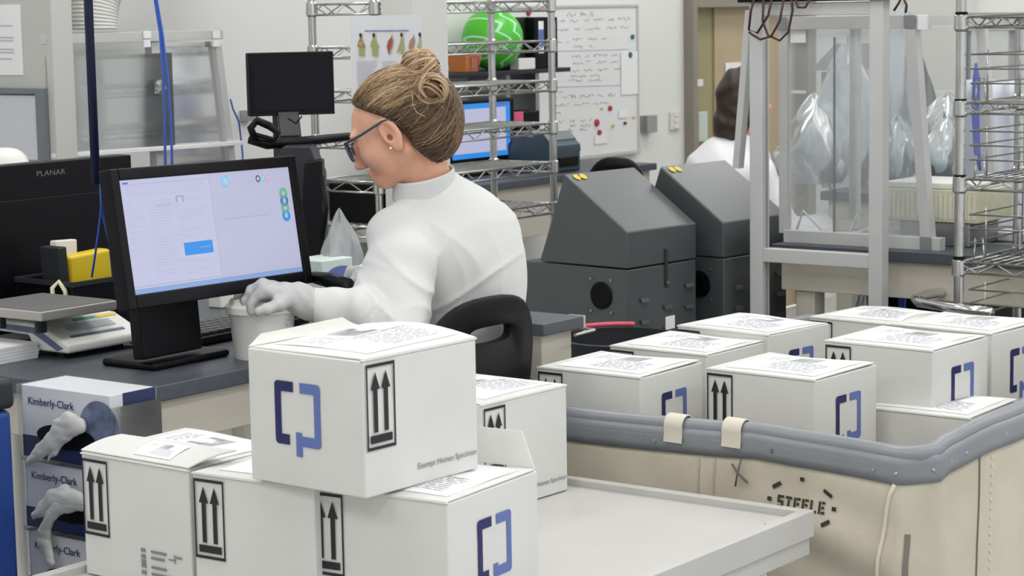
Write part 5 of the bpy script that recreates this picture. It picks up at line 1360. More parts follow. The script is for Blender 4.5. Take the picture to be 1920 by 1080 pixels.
# cream tube rack block and steel box
a, b = pX(1662, 412, .10), pX(1842, 412, .10)
tx0, tx1 = EX+.07, EX+.30; ya, yb_ = pt(1650, 400, X=tx0).y, pt(1832, 400, X=tx0).y; z0, z1 = pt(1660, 412, X=tx0).z, pt(1660, 352, X=tx0).z
t = thing('tube_rack', 'cream plastic block rack of tubes on a steel box, on the right bench', 'tube rack', (tx0+.1, (ya+yb_)/2, z0))
mcr = mat('cream tube plastic', (.66, .65, .47), .5, var=.1, vscale=60)
MB().box(tx0, tx1, yb_, ya, z0, z1).build('block', mcr, t, world=True, bevel=.003)
m = MB(); n = int((ya-yb_)/.014)
for i in range(n): m.box(tx0-.002, tx0, yb_+.003+i*.014, yb_+.012+i*.014, z0+.01, z1-.012)
m.build('tube_fronts', mat('pale tube row', (.72, .70, .58), .4), t, world=True)
MB().box(tx0+.01, tx1-.01, yb_+.01, ya-.01, z1+.0005, z1+.018).build('foam_lid', white_p, t, world=True, bevel=.004)
solo(MB().box(tx0+.02, tx1-.02, yb_+.03, ya-.05, .7605, z0-.0008), 'steel_bath', steel, 'dull steel box under the cream tube rack', 'bath', bevel=.004)
# ---------------------------------------------------------------- tall aluminium stand in front of it
AX = 5.10
P1y, P2y = pt(1424, 300, X=AX).y, pt(1648, 300, X=AX).y
t = thing('aluminium_stand', 'tall aluminium extrusion stand with two posts and cross beams, cables looped on top', 'stand', (AX, (P1y+P2y)/2, 0))
zt_ = pt(1530, 3, X=AX).z; pw = .040
MB().bar((AX, P1y, 0), (AX, P1y, zt_), pw, pw).build('post', alu, t, world=True, bevel=.002)
MB().bar((AX, P2y, 0), (AX, P2y, zt_+.03), pw, pw).build('post', alu, t, world=True, bevel=.002)
z1 = pt(1540, 16, X=AX).z
MB().box(AX-.016, AX+.016, P2y+.02, P1y-.02, z1-.018, z1+.016).build('top_beam', alu, t, world=True, bevel=.002)
z2 = pt(1540, 483, X=AX).z
MB().box(AX-.016, AX+.016, P2y+.02, P1y-.02, z2-.020, z2+.018).build('cross_beam', alu, t, world=True, bevel=.002)
MB().box(AX-.03, AX+.03, P2y-.05, P1y+.05, zt_+.001, zt_+.02).build('top_plate', blk, t, world=True)
a, b = pt(1408, 20, X=AX+.02), pt(1384, 315, X=AX+.02)
MB().bar(a, b, .020, .030, up=(1, 0, 0)).build('slanted_brace', alu, t, world=True, bevel=.001)
m = MB().tube([(AX, P1y-.024, zt_-.1), (AX, P1y-.024, .1)], .002, 6); m.build('post_groove', alu_d, t, world=True)
for k, path in enumerate(([(1448, -6), (1440, 30), (1420, 62), (1404, 56), (1408, 20), (1416, -8)], [(1432, -6), (1430, 40), (1440, 66), (1462, 76), (1478, 60), (1486, 20), (1484, -6)], [(1470, -6), (1462, 40), (1446, 68), (1426, 74), (1412, 66), (1404, 60)], [(1490, -6), (1496, 14), (1510, 14), (1520, -4)], [(1676, 20), (1684, 8), (1690, -4)], [(1694, -4), (1700, 10), (1698, 24)])):
    labs = ['dark red cable looped over the left end of the aluminium stand', 'dark cable hanging in a deep loop beside the left stand post', 'dark cable crossing the left stand post', 'small dark cable loop under the top beam', 'short dark cable right of the right stand post', 'short black cable above the slanted enclosure leg']
    dm = mat('dark maroon cable', (.05, .012, .012), .4)
    solo(MB().tube([pt(x, y, X=AX-.035-.004*k) for x, y in path], .0034, 8), 'loose_cable', dm, labs[k], 'cable', smooth='all')
# ---------------------------------------------------------------- chrome rack at the right edge
KX, KY = 4.95, pt(1800, 300, X=4.95).y
t = thing('wire_rack', 'chrome wire rack with black rings on its post, beyond the canvas truck', 'rack', (KX+.2, KY-.3, 0))
shz = [pt(1806, y, X=KX).z for y in (32, 193, 336, 492)]
for z in shz: wire_shelf(KX, KX+.36, KY-.80, KY, z, t, h=.026)
posts(t, (KX, KX+.36), (KY, KY-.80), 0, 1.75, .0127, True, shz)
m = MB()
for y in (25, 188, 330, 483):
    z = pt(1799, y, X=KX).z; m.lathe([(.0132, z-.004), (.0155, z-.003), (.0155, z+.003), (.0132, z+.004)], 18, (KX, KY, 0))
m.build('black_rings', blk, t, world=True)
m = MB()
for base in (shz[1], shz[2], shz[3], shz[3]-.19):
    for k in (1, 2, 3):
        z = base+.036*k+.012; m.tube([(KX+.015, KY-.78, z), (KX+.015, KY-.02, z), (KX+.34, KY-.02, z)], .0024, 6)
    for q in (.1, .3): 
        m.tube([(KX+.015+q, KY-.02, base), (KX+.015+q, KY-.02, base+.13)], .0022, 5)
    m.tube([(KX+.02, KY-.03, base), (KX+.03, KY-.03, base+.06), (KX+.03, KY-.05, base+.06), (KX+.02, KY-.06, base)], .0022, 5)
m.build('basket_rails', chrome, t, world=True, smooth='all')
# things seen on the rack
a = pt(1862, 60, X=KX+.25)
solo(MB().box(KX+.08, KX+.34, KY-.7, a.y, shz[0]+.005, shz[0]+.16), 'white_bin', white_p, 'white lidded storage bin on the top shelf of the right chrome rack', 'bin', bevel=.006)
# blue strap hanging behind
solo(MB().tube([pt(1830, 118, X=5.6), pt(1831, 150, X=5.6), pt(1829, 210, X=5.6), pt(1832, 285, X=5.6), pt(1838, 320, X=5.6)], [.004, .012, .012, .010, .004], 10, flat=.3), 'blue_strap', mat('periwinkle cloth', (.13, .16, .45), .8), 'blue cloth strap hanging behind the right chrome rack', 'strap', smooth='all')
# chrome handle truck behind rack
hz = .655
hp = [pt(1905, 524, z=hz), pt(1800, 541, z=hz), pt(1735, 553, z=hz), pt(1716, 560, z=hz), pt(1724, 568, z=hz), pt(1790, 578, z=hz), pt(1860, 586, z=hz)]
t = thing('stock_trolley', 'dark trolley with a bright chrome loop handle behind the right boxes', 'trolley', (hp[1].x, hp[1].y, 0))
# round the loop
mm_ = MB().tube(hp, .0125, 14); mm_.build('chrome_handle', mat('bright chrome', (.75, .75, .76), .12, metal=1.), t, world=True, smooth='all')
cx_, cy_ = hp[0].x, hp[0].y
m = MB().box(KX+.05, KX+.30, KY-.74, KY-.04, .12, .56); m.build('bin_body', blk, t, world=True, bevel=.01)
m = MB()
for q in (hp[5], hp[1]): m.bar((q.x+.02, q.y-.04, .1), (q.x+.02, q.y-.04, hz-.01), .02, .02)
m.build('uprights', steel, t, world=True)
# ---------------------------------------------------------------- background right: hood cabinets, bags, gowns
hx = 7.6
t = thing('fume_cabinet', 'large pale ventilated cabinet far behind the right enclosure', 'cabinet', (hx+.3, 3.0, 0))
palec = mat('pale equipment paint', (.58, .58, .57), .5, var=.04, vscale=2)
MB().box(hx, hx+.6, 1.2, 3.55, .0, .82).build('base_cabinet', palec, t, world=True, bevel=.004)
MB().box(hx, hx+.6, 1.2, 3.55, pt(1600, 60, X=hx).z, 2.1).build('upper_cabinet', palec, t, world=True, bevel=.004)
MB().box(hx+.5, hx+.6, 1.2, 3.55, .82, pt(1600, 60, X=hx).z).build('rear_panel', palec, t, world=True)
m = MB()
for y in (3.53, 2.9, 2.2, 1.5): m.box(hx+.02, hx+.06, y-.02, y+.02, .82, pt(1600, 60, X=hx).z)
m.build('mullions', alu, t, world=True)
m = MB()
for k, (x, y) in enumerate(((1492, 172), (1570, 170), (1640, 170), (1700, 168), (1770, 172))):
    p = pt(x, y, X=hx+.02); m.bar((hx+.01, p.y+.05, p.z), (hx+.01, p.y-.05, p.z), .012, .012)
m.build('latches', alu_w, t, world=True)
MB().add([(hx+.015, 3.5, .84), (hx+.015, 1.22, .84), (hx+.015, 1.22, 1.33), (hx+.015, 3.5, 1.33)], [(0, 1, 2, 3)]).build('sash', acrylic_h, t, world=True)
# grey angled funnel hood + dark panel seen through the pane
p0, p1, p2, p3 = pt(1520, 132, X=7.0), pt(1566, 82, X=7.0), pt(1600, 82, X=7.0), pt(1600, 132, X=7.0)
solo(MB().add([p0, p1, p2, p3]+[p+Vector((.15, 0, 0)) for p in (p0, p1, p2, p3)], [(0, 1, 2, 3), (7, 6, 5, 4), (0, 4, 5, 1), (1, 5, 6, 2), (2, 6, 7, 3), (3, 7, 4, 0)]), 'extractor_hood', mat('mid grey paint', (.36, .37, .38), .5), 'grey sloped extractor hood seen through the right enclosure', 'hood')
a, b = pt(1540, 135, X=7.1), pt(1562, 222, X=7.1)
solo(MB().box(7.1, 7.16, b.y, a.y, .801, a.z), 'grey_panel', mat('mid grey paint', (.36, .37, .38), .5), 'narrow grey panel below the extractor hood', 'panel')
teal = clear('teal film', (.45, .62, .66), .7, .2, .55)
for k, (x, y, w, h, sd, mt, lab) in enumerate(((1530, 330, .17, .30, 4, bag_m, 'clear plastic bag hanging left inside view through the enclosure'), (1590, 340, .16, .52, 5, bag_m, 'tall clear plastic drape behind the right stand post'), (1545, 285, .13, .10, 6, teal, 'pale teal bag low behind the left part of the enclosure'), (1682, 325, .09, .22, 7, teal, 'teal film bundle left of the slanted leg'), (1770, 320, .13, .22, 9, teal, 'teal film bundle right of the slanted leg'), (1775, 250, .12, .16, 10, bag_m, 'white translucent bag above the teal bundle at the right'), (1690, 300, .13, .60, 12, bag_m, 'tall hazy plastic drape between the stand and slanted leg'))):
    P = pt(x, y, X=6.5+.12*k)
    solo(MB().grid(bag_pt(P.x, P.y, P.z-.02, w, h, sd), 40, 26), 'hanging_bag', mt, lab, 'bag', smooth='all')
# table the bags stand on
bench('black-topped cream bench far behind the right enclosure, under plastic bags', 6.35, 7.35, 1.2, 3.45, .80, .03, .1, [(6.42, 3.38), (6.42, 1.3)])
# white gowns hung on a rail behind the right rack
gown = mat('hung gown cloth', (.70, .72, .80), .8, bump=.1, bscale=200)
for k, (x, lab) in enumerate(((1866, 'bluish white gown hanging nearest the blue strap'), (1905, 'bluish white gown hanging at the right picture edge'))):
    P = pt(x, 150, X=6.2+.16*k)
    g_ = random.Random(k+40)
    solo(MB().grid(lambda u, v: (P.x+.05*math.sin(9*u+4*k)*(.3+v)+.02*math.sin(23*u), P.y+(.10+.06*v)*(1-2*u), P.z-.55*v), 26, 10, thick=(.006, 0, 0)), 'hanging_gown', gown, lab, 'gown', smooth='all')
P = pt(1900, 95, X=6.25); solo(MB().tube([(6.32, 1.2, P.z+.0), (6.32, 2.6, P.z)], .01, 10), 'hanging_rail', steel, 'steel rail carrying the white gowns behind the right rack', 'rail', smooth='all')
# dark device and papers on right bench
P = pt(1868, 408, X=BX+.12)
solo(MB().prism([(0, 0), (.0, .10), (-.30, .16), (-.36, .06), (-.1, .0)], (0, 1, 0), (0, 0, 1), (BX+.32, P.y, .7605), (.2, 0, 0)), 'bench_analyser', dkgrey, 'dark wedge-shaped device on the right bench behind the chrome rack', 'device', bevel=.006)
P = pt(1890, 445, z=.765)
solo(MB().box(P.x-.06, P.x+.05, P.y-.12, P.y+.03, .7605, .785), 'white_tray', white_p, 'flat white tray on the right bench behind the chrome rack', 'tray', bevel=.003)
# under-bench items
P = pt(1530, 515, X=BX+.25)
solo(MB().prism([(0, 0), (.12, 0), (.0, .10)], (0, -1, 0), (0, 0, -1), (P.x, P.y, P.z+.03), (.05, 0, 0)), 'red_funnel', mat('red plastic', (.42, .02, .03), .4), 'red triangular guard under the right bench between the stand posts', 'guard', bevel=.004) if False else None
P = pt(1610, 600, X=BX+.25)
solo(MB().grid(bag_pt(P.x, P.y-.02, .001, .16, .62, 15), 36, 24), 'floor_bag', bag_m, 'large clear plastic bag on the floor under the right bench', 'bag', smooth='all')
solo(MB().tube([pt(1688, 505, X=BX+.2), pt(1684, 530, X=BX+.2), pt(1692, 560, X=BX+.2), pt(1690, 640, X=BX+.2)], [.008, .014, .012, .010], 8), 'cable_bundle', cable_b, 'bright blue cord bundle hanging under the right bench', 'cord', smooth='all')
P = pt(1715, 560, X=BX+.35)
solo(MB().box(P.x, P.x+.35, P.y-.22, P.y+.09, 0, .60), 'dark_crate', blk, 'black crate under the right bench beside the blue cord', 'crate', bevel=.006)
# ---------------------------------------------------------------- the seated woman
B0 = pt(860, 640, D=4.34); B0 = Vector((B0.x, B0.y, 0))
def Lw(x, y, D):
    P = pt(x, y, D=D)-B0; return (P.dot(R0), P.dot(FH), P.z)
MWo = Matrix.Identity(4)
for i in range(3): MWo[i][0] = R0[i]; MWo[i][1] = FH[i]; MWo[i][2] = (0, 0, 1)[i]; MWo[i][3] = B0[i]
al = D2R(13); pit = D2R(24)
def dirv(a): return Vector((-math.cos(a), math.sin(a), 0))           # in the local x (image right) / y (away) frame
hd = dirv(al); hf = hd*math.cos(pit)-Vector((0, 0, 1))*math.sin(pit); hl = Vector((0, 0, 1)).cross(hd); hu = hf.cross(hl)
HS = 1.03
ear = Vector(Lw(734, 252, 4.225)); HC = ear-(hf*-.004+hl*.074+hu*-.012)*HS
HM = [hf, hl, hu]
def to_head(X, Y, Z):
    d = [X-HC.x, Y-HC.y, Z-HC.z]
    return [(d[0]*v.x+d[1]*v.y+d[2]*v.z)/HS for v in HM]
def from_head(p): return HC+(hf*p[0]+hl*p[1]+hu*p[2])*HS
Nb = Vector(Lw(798, 350, 4.33)); Nt = from_head((-.030, 0, -.045))
def head_sdf(X, Y, Z):
    P = to_head(X, Y, Z); x, y, z = P
    ay = np.abs(y); S = [x, ay, z]
    d = ell(P, (-.015, 0, .026), (.094, .073, .076))
    d = smin(d, ell(P, (.028, 0, -.018), (.060, .055, .080)), .03)
    d = smin(d, cone(S, (-.012, .048, -.048), (.060, .012, -.082), .018, .017), .022)
    d = smin(d, ell(P, (.068, 0, -.080), (.020, .020, .016)), .018)
    d = smin(d, ell(S, (.050, .036, -.028), (.030, .024, .028)), .02)
    d = smin(d, ell(S, (.076, .022, .018), (.014, .026, .008)), .012)          # brow
    d = smax(d, -ell(S, (.096, .031, -.002), (.020, .017, .011)), .012)         # socket
    d = smin(d, ell(S, (.070, .031, -.003), (.013, .013, .011)), .004)          # closed-down lid
    d = smin(d, cone(P, (.084, 0, .008), (.104, 0, -.036), .007, .0095), .010)   # nose
    d = smin(d, ell(S, (.096, .010, -.040), (.010, .007, .007)), .006)
    d = smax(d, -ell(S, (.098, .006, -.047), (.004, .003, .004)), .003)
    d = smin(d, ell(P, (.084, 0, -.060), (.012, .022, .006)), .006)
    d = smin(d, ell(P, (.082, 0, -.069), (.012, .019, .007)), .006)
    d = smax(d, -ell(P, (.096, 0, -.0645), (.010, .020, .0012)), .002)
    ce, se = math.cos(D2R(-14)), math.sin(D2R(-14))
    ex_, ez_ = (x+.004)*ce+(z+.010)*se, -(x+.004)*se+(z+.010)*ce
    E = [ex_, ay-.077-ex_*-.25, ez_]
    E = [v/1.12 for v in E]
    e = ell(E, (0, 0, .002), (.0185, .0060, .030)); e = smin(e, ell(E, (.004, -.001, -.024), (.010, .005, .010)), .006)
    e = smax(e, -ell(E, (.002, .006, .004), (.0115, .0062, .019)), .003); e = smin(e, ell(E, (.013, .001, -.004), (.004, .004, .006)), .003)
    e = smax(e, -ell(E, (.006, .002, -.004), (.005, .008, .007)), .003)
    d = smin(d, e, .005)
    hs = d*HS
    n = cone([X, Y, Z], tuple(Nt), tuple(Nb), .046, .052)
    hs = smin(hs, n, .022)
    tor = cone([X, Y, Z], Lw(835, 420, 4.37), Lw(864, 790, 4.41), .09, .10)
    sh = cone([X, Y, Z], SHL, SHR, .052, .052)
    return smin(smin(hs, tor, .05), sh, .04)
ab = D2R(42); bd = dirv(ab); bl = Vector((0, 0, 1)).cross(bd)
spine_t = Vector(Lw(848, 418, 4.37))
SHLv = spine_t+bl*.135+bd*.028+Vector((0, 0, -.012)); SHRv = spine_t-bl*.120+bd*.012+Vector((0, 0, -.030))
SHL, SHR = tuple(SHLv), tuple(SHRv)
ELB = Lw(742, 618, 4.12); WRI = Lw(588, 574, 4.12)
ELR = tuple(Vector(Lw(790, 590, 4.58))); WRR = Lw(690, 532, 4.46)
skin = mat('skin', (.72, .41, .275), .5, sss=.25, bump=.05, bscale=250, var=.10, vscale=22, dirt=(.68, .33, .22))
lo = [min(HC.x-.14, SHL[0]-.07), min(SHL[1], SHR[1])-.12, .52]; hi = [max(HC.x+.22, SHR[0]+.10), max(SHL[1], SHR[1])+.12, HC.z+.15]
def body_sdf(X, Y, Z):
    d = head_sdf(X, Y, Z); P = [X, Y, Z]
    d = smin(d, chain(P, [SHL, ELB, WRI], [.042, .036, .026], .01), .02)
    d = smin(d, chain(P, [SHR, ELR, WRR], [.042, .036, .026], .01), .02)
    return d
lo[0] = WRI[0]-.05
person = sdf_obj('person', body_sdf, lo, hi, .0028, skin, rel=2)
person.matrix_world = MWo; MW[person.name] = MWo
tag(person, 'seated person in a white coat, glasses and blonde bun, gloved hand on a pail', 'person')
# coat
def coat_sdf(X, Y, Z):
    P = [X, Y, Z]
    up_ = Vector(Lw(852, 462, 4.38)); mid_ = Vector(Lw(864, 540, 4.38)); low = Vector(Lw(868, 690, 4.41)); hip = Vector(Lw(862, 800, 4.42))
    Rb = (tuple(bd), tuple(bl), (0, 0, 1)); Rm = [[Rb[j][i] for i in range(3)] for j in range(3)]
    def ellb(c, r):
        d = [X-c.x, Y-c.y, Z-c.z]; q = [sum(d[i]*Rb[j][i] for i in range(3)) for j in range(3)]
        return ell(q, (0, 0, 0), r)
    d = ellb(up_, (.104, .150, .125))
    d = smin(d, ellb(mid_+Vector((.006, 0, 0)), (.112, .148, .15)), .06)
    d = smin(d, ellb(low, (.115, .150, .14)), .06)
    d = smin(d, ellb(hip, (.13, .165, .11)), .05)
    d = smin(d, cone(P, SHL, SHR, .052, .052), .05)
    d = smin(d, cone(P, tuple(Nb+Vector((.004, 0, .0))), tuple(spine_t), .058, .080), .05)
    arm = chain(P, [tuple(SHLv+Vector((0, 0, -.01))), Lw(752, 500, 4.19), ELB], [.058, .066, .062], .02)
    sag = ell(P, Lw(705, 560, 4.17), (.050, .05, .052))
    arm = smin(arm, sag, .04)
    fore = chain(P, [ELB, Lw(690, 592, 4.12), Lw(625, 582, 4.12), Lw(592, 573, 4.12)], [.058, .050, .042, .036], .012)
    armr = chain(P, [tuple(SHRv), ELR, WRR], [.056, .058, .042], .02)
    # folds
    def wr_(px_, py_, pz_, fq, wa, ph):
        q = fq*(X*px_+Y*py_+Z*pz_); return np.sin(q+wa*np.sin(.31*q+7*Y+ph)+wa*.8*np.sin(11*X-9*Z+ph*2))
    w1 = wr_(.55, .3, .8, 34, 1.9, .5)*wr_(.8, -.2, -.3, 15, 1.4, 2.0); w2 = wr_(.35, -.4, .9, 58, 2.2, 1.7)*wr_(-.6, .5, .5, 21, 1.2, .3); w3 = wr_(.9, .4, -.5, 80, 2.5, 3.)*wr_(.2, .3, .9, 27, 1.5, 1.)
    def rid(px_, py_, pz_, fq, wa, ph, ex):
        q = fq*(X*px_+Y*py_+Z*pz_)+wa*np.sin(10*X+8*Z+ph)+wa*.6*np.sin(23*Z-17*Y+2*ph)
        env = np.clip(.35+.8*np.sin(9*X-12*Z+5*Y+ph*3), 0, 1)
        return (1-np.abs(np.sin(q)))**ex*env
    rg1 = -rid(.75, .2, .62, 26, .9, .4, 3); rg2 = -rid(-.35, .3, .9, 33, 1.1, 2.1, 4); rg3 = -rid(.95, -.3, .1, 40, 1.3, 4.0, 4)
    arm = arm-.0050*rid(.5, .3, .85, 36, .9, 1.3, 3)*np.clip((Nb.z-.06-Z)/.1, 0, 1)
    d = smin(d, arm, .022)
    d = smin(d, armr, .03)
    mask = np.clip((Nb.z-.02-Z)/.14, 0, 1)
    d = d+mask*(.0028*w1+.0065*rg1+.0050*rg2+.0032*rg3)
    fw = np.sin(170*X+2.2*np.sin(60*Z+40*Y)); fmask = np.clip((X-Lw(650, 590, 4.1)[0])/.03, 0, 1)
    fore = fore+.0045*fmask*(np.abs(fw)-.5)+.0012*np.sin(90*X+70*Z)
    puff = ell(P, Lw(672, 575, 4.11), (.022, .05, .036))
    fore = smin(fore, puff, .018)
    d = smin(d, fore, .012)
    # open the neckline
    nk = cone(P, tuple(Nt), tuple(Nb-Vector((0, 0, .03))), .050, .057)
    d = smax(d, -(nk-.002), .006)
    cutw = (X-Lw(590, 574, 4.12)[0]); d = np.maximum(d, -cutw-0.0)
    return np.maximum(d, .50-Z)
clo = [Lw(585, 560, 4.12)[0]-.01, min(SHL[1], ELB[1])-.16, .49]; chi = [SHR[0]+.20, SHR[1]+.22, Nb.z+.10]
coat = sdf_obj('lab_coat', coat_sdf, clo, chi, .0038, coat_m, person, rel=2)
# stand collar
m = MB(); ax_ = (Nt-Nb).normalized(); cB = Nb-ax_*.002; fr = bd.copy(); fr = (fr-ax_*fr.dot(ax_)).normalized(); sd_ = ax_.cross(fr)
def colf(u, v):
    a = D2R(25)+u*D2R(310); r = .0715-.008*v+.002*math.sin(9*u)
    h = -.014+v*(.044+.010*(-math.cos(a)))
    return cB+fr*math.cos(a)*r+sd_*math.sin(a)*r*.95+ax_*h
m.grid(colf, 40, 8, 0); o = m.build('collar', coat_m, person, smooth='all'); so = o.modifiers.new('solid', 'SOLIDIFY'); so.thickness = .003
m = MB()
# hair --------------------------------------------------------------
hair_base = mat('hair base', (.085, .050, .028), .5, bump=.6, bscale=300, var=.4, vscale=60)
hs1 = mat('hair blonde', (.47, .33, .19), .36, spec=.5); hs2 = mat('hair honey', (.32, .21, .11), .38); hs3 = mat('hair brown', (.17, .098, .048), .42); hs4 = mat('hair dark brown', (.085, .048, .026), .45)
def hline(x):
    return np.where(x > -.014, .012+.82*(x+.022), .0186+3.3*(x+.014))
HCc, HRr = (-.022, 0, .028), (.105, .083, .085)
def hair_sdf(X, Y, Z):
    P = to_head(X, Y, Z); x, y, z = P
    d = ell(P, HCc, HRr)
    d = smin(d, ell(P, (-.080, 0, -.005), (.050, .062, .050)), .03)
    d = smin(d, ell(P, (-.052, 0, -.040), (.060, .068, .056)), .03)
    cut = (np.clip(hline(x)-np.where(x < -.03, .014, 0.), -.118, .2)-z)*.7
    d = d+.0012*np.sin(220*y+90*z)*1
    d = smax(d, cut, .006)
    return (d-.001)*HS
bb = [from_head(p) for p in ((.13, .1, .16), (-.16, -.1, -.12), (.13, -.1, -.12), (-.16, .1, .16), (.13, .1, -.12), (-.16, -.1, .16), (.13, -.1, .16), (-.16, .1, -.12))]
hair = sdf_obj('hair', hair_sdf, [min(p[i] for p in bb) for i in range(3)], [max(p[i] for p in bb) for i in range(3)], .003, hair_base, person, rel=2)
g = random.Random(21)
b1 = Vector(Lw(789, 130, 4.27)); b2 = Vector(Lw(806, 168, 4.215)); broot = Vector(Lw(778, 168, 4.29))
def hh(p): d = p-HC; return Vector((d.dot(hf)/HS, d.dot(hl)/HS, d.dot(hu)/HS))
rootL = hh(broot)
def hair_solid(P):
    d = ell(P, HCc, HRr); d = smin(d, ell(P, (-.080, 0, -.005), (.050, .062, .050)), .03); d = smin(d, ell(P, (-.052, 0, -.040), (.060, .068, .056)), .03)
    return d
def surf_many(dirs, offs):
    D_ = np.array(dirs, float); D_ /= np.linalg.norm(D_, axis=1)[:, None]; lo_ = np.full(len(D_), .04); hi_ = np.full(len(D_), .20)
    for _ in range(18):
        md = (lo_+hi_)/2; v = hair_solid([HCc[i]+D_[:, i]*md for i in range(3)]); ins = v < 0; lo_ = np.where(ins, md, lo_); hi_ = np.where(ins, hi_, md)
    r = lo_+np.array(offs); return np.array(HCc)+D_*r[:, None]
strM = [MB(), ]
strM = MB()
def add_strand(p0, p1, w, mi, off=.0015, wav=.003, lift=.0):
    c = Vector(HCc); a = (p0-c).normalized(); b = (p1-c).normalized(); om = a.angle(b); n = 11; P = []; O = []; S_ = []
    side = a.cross(b).normalized() if om > .05 else Vector((0, 1, 0)); ph = g.random()*6; am = wav*(g.random()-.3)
    for i in range(n):
        t_ = i/(n-1); v = (a*math.sin((1-t_)*om)+b*math.sin(t_*om))/max(1e-4, math.sin(om))
        P.append(v); O.append(off+lift*math.sin(PI*t_)+.0012*math.sin(ph+5*t_)); S_.append(side*(am*math.sin(PI*t_*1.5+ph)))
    Q = surf_many([tuple(v) for v in P], O); P = [from_head(Vector(q)+s_) for q, s_ in zip(Q, S_)]
    rs = [w*(.35+.65*math.sin(PI*min(1, .12+.8*i/(n-1)))) for i in range(n)]
    strM.tube(P, rs, 5, mi, flat=.6)
c = Vector(HCc)
N_ = 1500
for k in range(N_):
    # start around the hairline ring
    th = g.random()
    side = 1 if g.random() < .62 else -1
    if th < .38:      # forehead to temple
        x = .078-.09*(th/.38)**1.1; 
    elif th < .50: x = -.012-.02*(th-.38)/.12
    else: x = -.03-.085*(th-.50)/.50
    z = float(hline(np.array(x)))+.004+g.random()*.03
    z = max(z, -.092)
    yy = HRr[1]*math.sqrt(max(.02, 1-((x-HCc[0])/HRr[0])**2-((z-HCc[2])/HRr[2])**2 if abs(z) < 9 else .02))*side
    if th < .2: yy = side*g.random()*.06
    p0 = Vector((x, yy, z))
    tgt = rootL+Vector(((g.random()-.5)*.03, (g.random()-.5)*.035, -.01-g.random()*.02))
    top = th < .40
    r_ = g.random()
    mi = (0 if r_ < .42 else 1 if r_ < .78 else 2) if top else (2 if r_ < .40 else 3 if r_ < .88 else 1)
    add_strand(p0, tgt, .0010+.0013*g.random(), mi, .0006+.002*g.random(), .012 if top else .007)
strM.build('hair_strands', [hs1, hs2, hs3, hs4], hair, smooth='all')
# bun: coils wound round two lobes
m = MB()
def lobe(cen, r, axis, n, seed, mats_):
    gg = random.Random(seed); axis = Vector(axis).normalized(); u = axis.orthogonal().normalized(); w = axis.cross(u)
    for k in range(n):
        off = (k/(n-1)-.5)*1.55; rr = r*math.sqrt(max(.08, 1-(off*.95)**2)); ph = gg.random()*6; P = []
        for i in range(26):
            a = ph+i/25*(PI*1.75+gg.random()*.02)
            P.append(cen+axis*(off*r+.003*math.sin(2*a+ph))+(u*math.cos(a)+w*math.sin(a))*(rr+.0016*math.sin(3*a+k)))
        w_ = .0022+.0018*gg.random()
        m.tube(P, [w_*(.4+.6*math.sin(PI*min(1, .08+.88*i/25))) for i in range(26)], 6, mats_[int(gg.random()*len(mats_))])
def blob(cen, r, mi):
    v = MB().lathe([(max(.0004, r*math.sin(PI*i/10)), -r*math.cos(PI*i/10)) for i in range(11)], 16, cen); m.add(v.v, v.f, mi)
blob(b1, .033, 1); blob(b2, .027, 2); blob(broot, .024, 2)
ca = (Vector((.5, -.35, .75)))
lobe(b1, .0360, (.75, -.2, -.62), 34, 5, [0, 0, 1, 1, 2]); lobe(b1+Vector((-.003, 0, .002)), .0372, (.2, -.5, -.8), 10, 6, [0, 0, 1])
lobe(b2, .0300, (.3, -.9, .1), 26, 7, [1, 0, 1, 2]); lobe(b2+Vector((.004, -.004, 0)), .0300, (-.2, -.8, -.5), 9, 9, [0, 1])
lobe(broot, .026, (.2, -.3, .9), 12, 11, [1, 2, 2])
m.build('bun', [hs1, hs2, hs3, hs4], hair, smooth='all')
m = MB()
for path, mi, w in (([(776, 172), (777, 195), (786, 212), (806, 222)], 0, .0016), ([(800, 178), (830, 186), (848, 196), (858, 204)], 0, .0013), ([(802, 172), (838, 190), (852, 180), (858, 176)], 1, .0011), ([(690, 178), (714, 162), (745, 152), (772, 160)], 0, .0020), ([(652, 196), (672, 184), (700, 172), (740, 158)], 0, .0018)):
    D_ = 4.19 if path[0][1] < 230 else 4.25
    P = [Vector(Lw(x, y, D_)) for x, y in path]
    Q = []
    for i in range(len(P)-1):
        for t_ in (0, .34, .67): Q.append(P[i].lerp(P[i+1], t_))
    Q.append(P[-1])
    # hold the strand just off the hair surface
    R2 = []
    for i_, q in enumerate(Q):
        h_ = hh(q); c_ = Vector(HCc); dd = h_-c_
        k = math.sqrt(sum((dd[i]/HRr[i])**2 for i in range(3)))
        v_ = surf_many([tuple(dd)], [.0035])[0]; R2.append(from_head(Vector(v_)) if i_ > 0 or True else q)
    m.tube(R2, [w*(1-.5*i/len(R2)) for i in range(len(R2))], 5, mi)
m.build('loose_strands', [hs1, hs2, hs3, hs4], hair, smooth='all')
# glasses -----------------------------------------------------------
gl = mat('slate glasses frame', (.045, .06, .075), .3)
m = MB()
for s in (1, -1):
    pts_ = [(-.030, .079, -.004), (-.014, .081, .016), (.000, .080, .018), (.05, .074, .012), (.092, .066, .010)]
    m.tube([from_head((a, b*s, c_)) for a, b, c_ in pts_], [.0030, .0038, .0044, .0048, .0046], 8, flat=.6)
m.build('temples', gl, person, smooth='all', label='slate grey glasses temples')
m = MB()
for s in (1, -1):
    oc_ = [( .1+.004*math.cos(a), s*(.036+.027*math.copysign(abs(math.cos(a))**.7, math.cos(a))), -.006+.019*math.copysign(abs(math.sin(a))**.7, math.sin(a))) for a in [2*PI*i/28 for i in range(28)]]
    oc_ = [(a-.010*((abs(b)-.036)/.027)**1*1-.0*b, b, c_) for a, b, c_ in oc_]
    m.tube([from_head(p) for p in oc_], .0028, 6, closed=True)
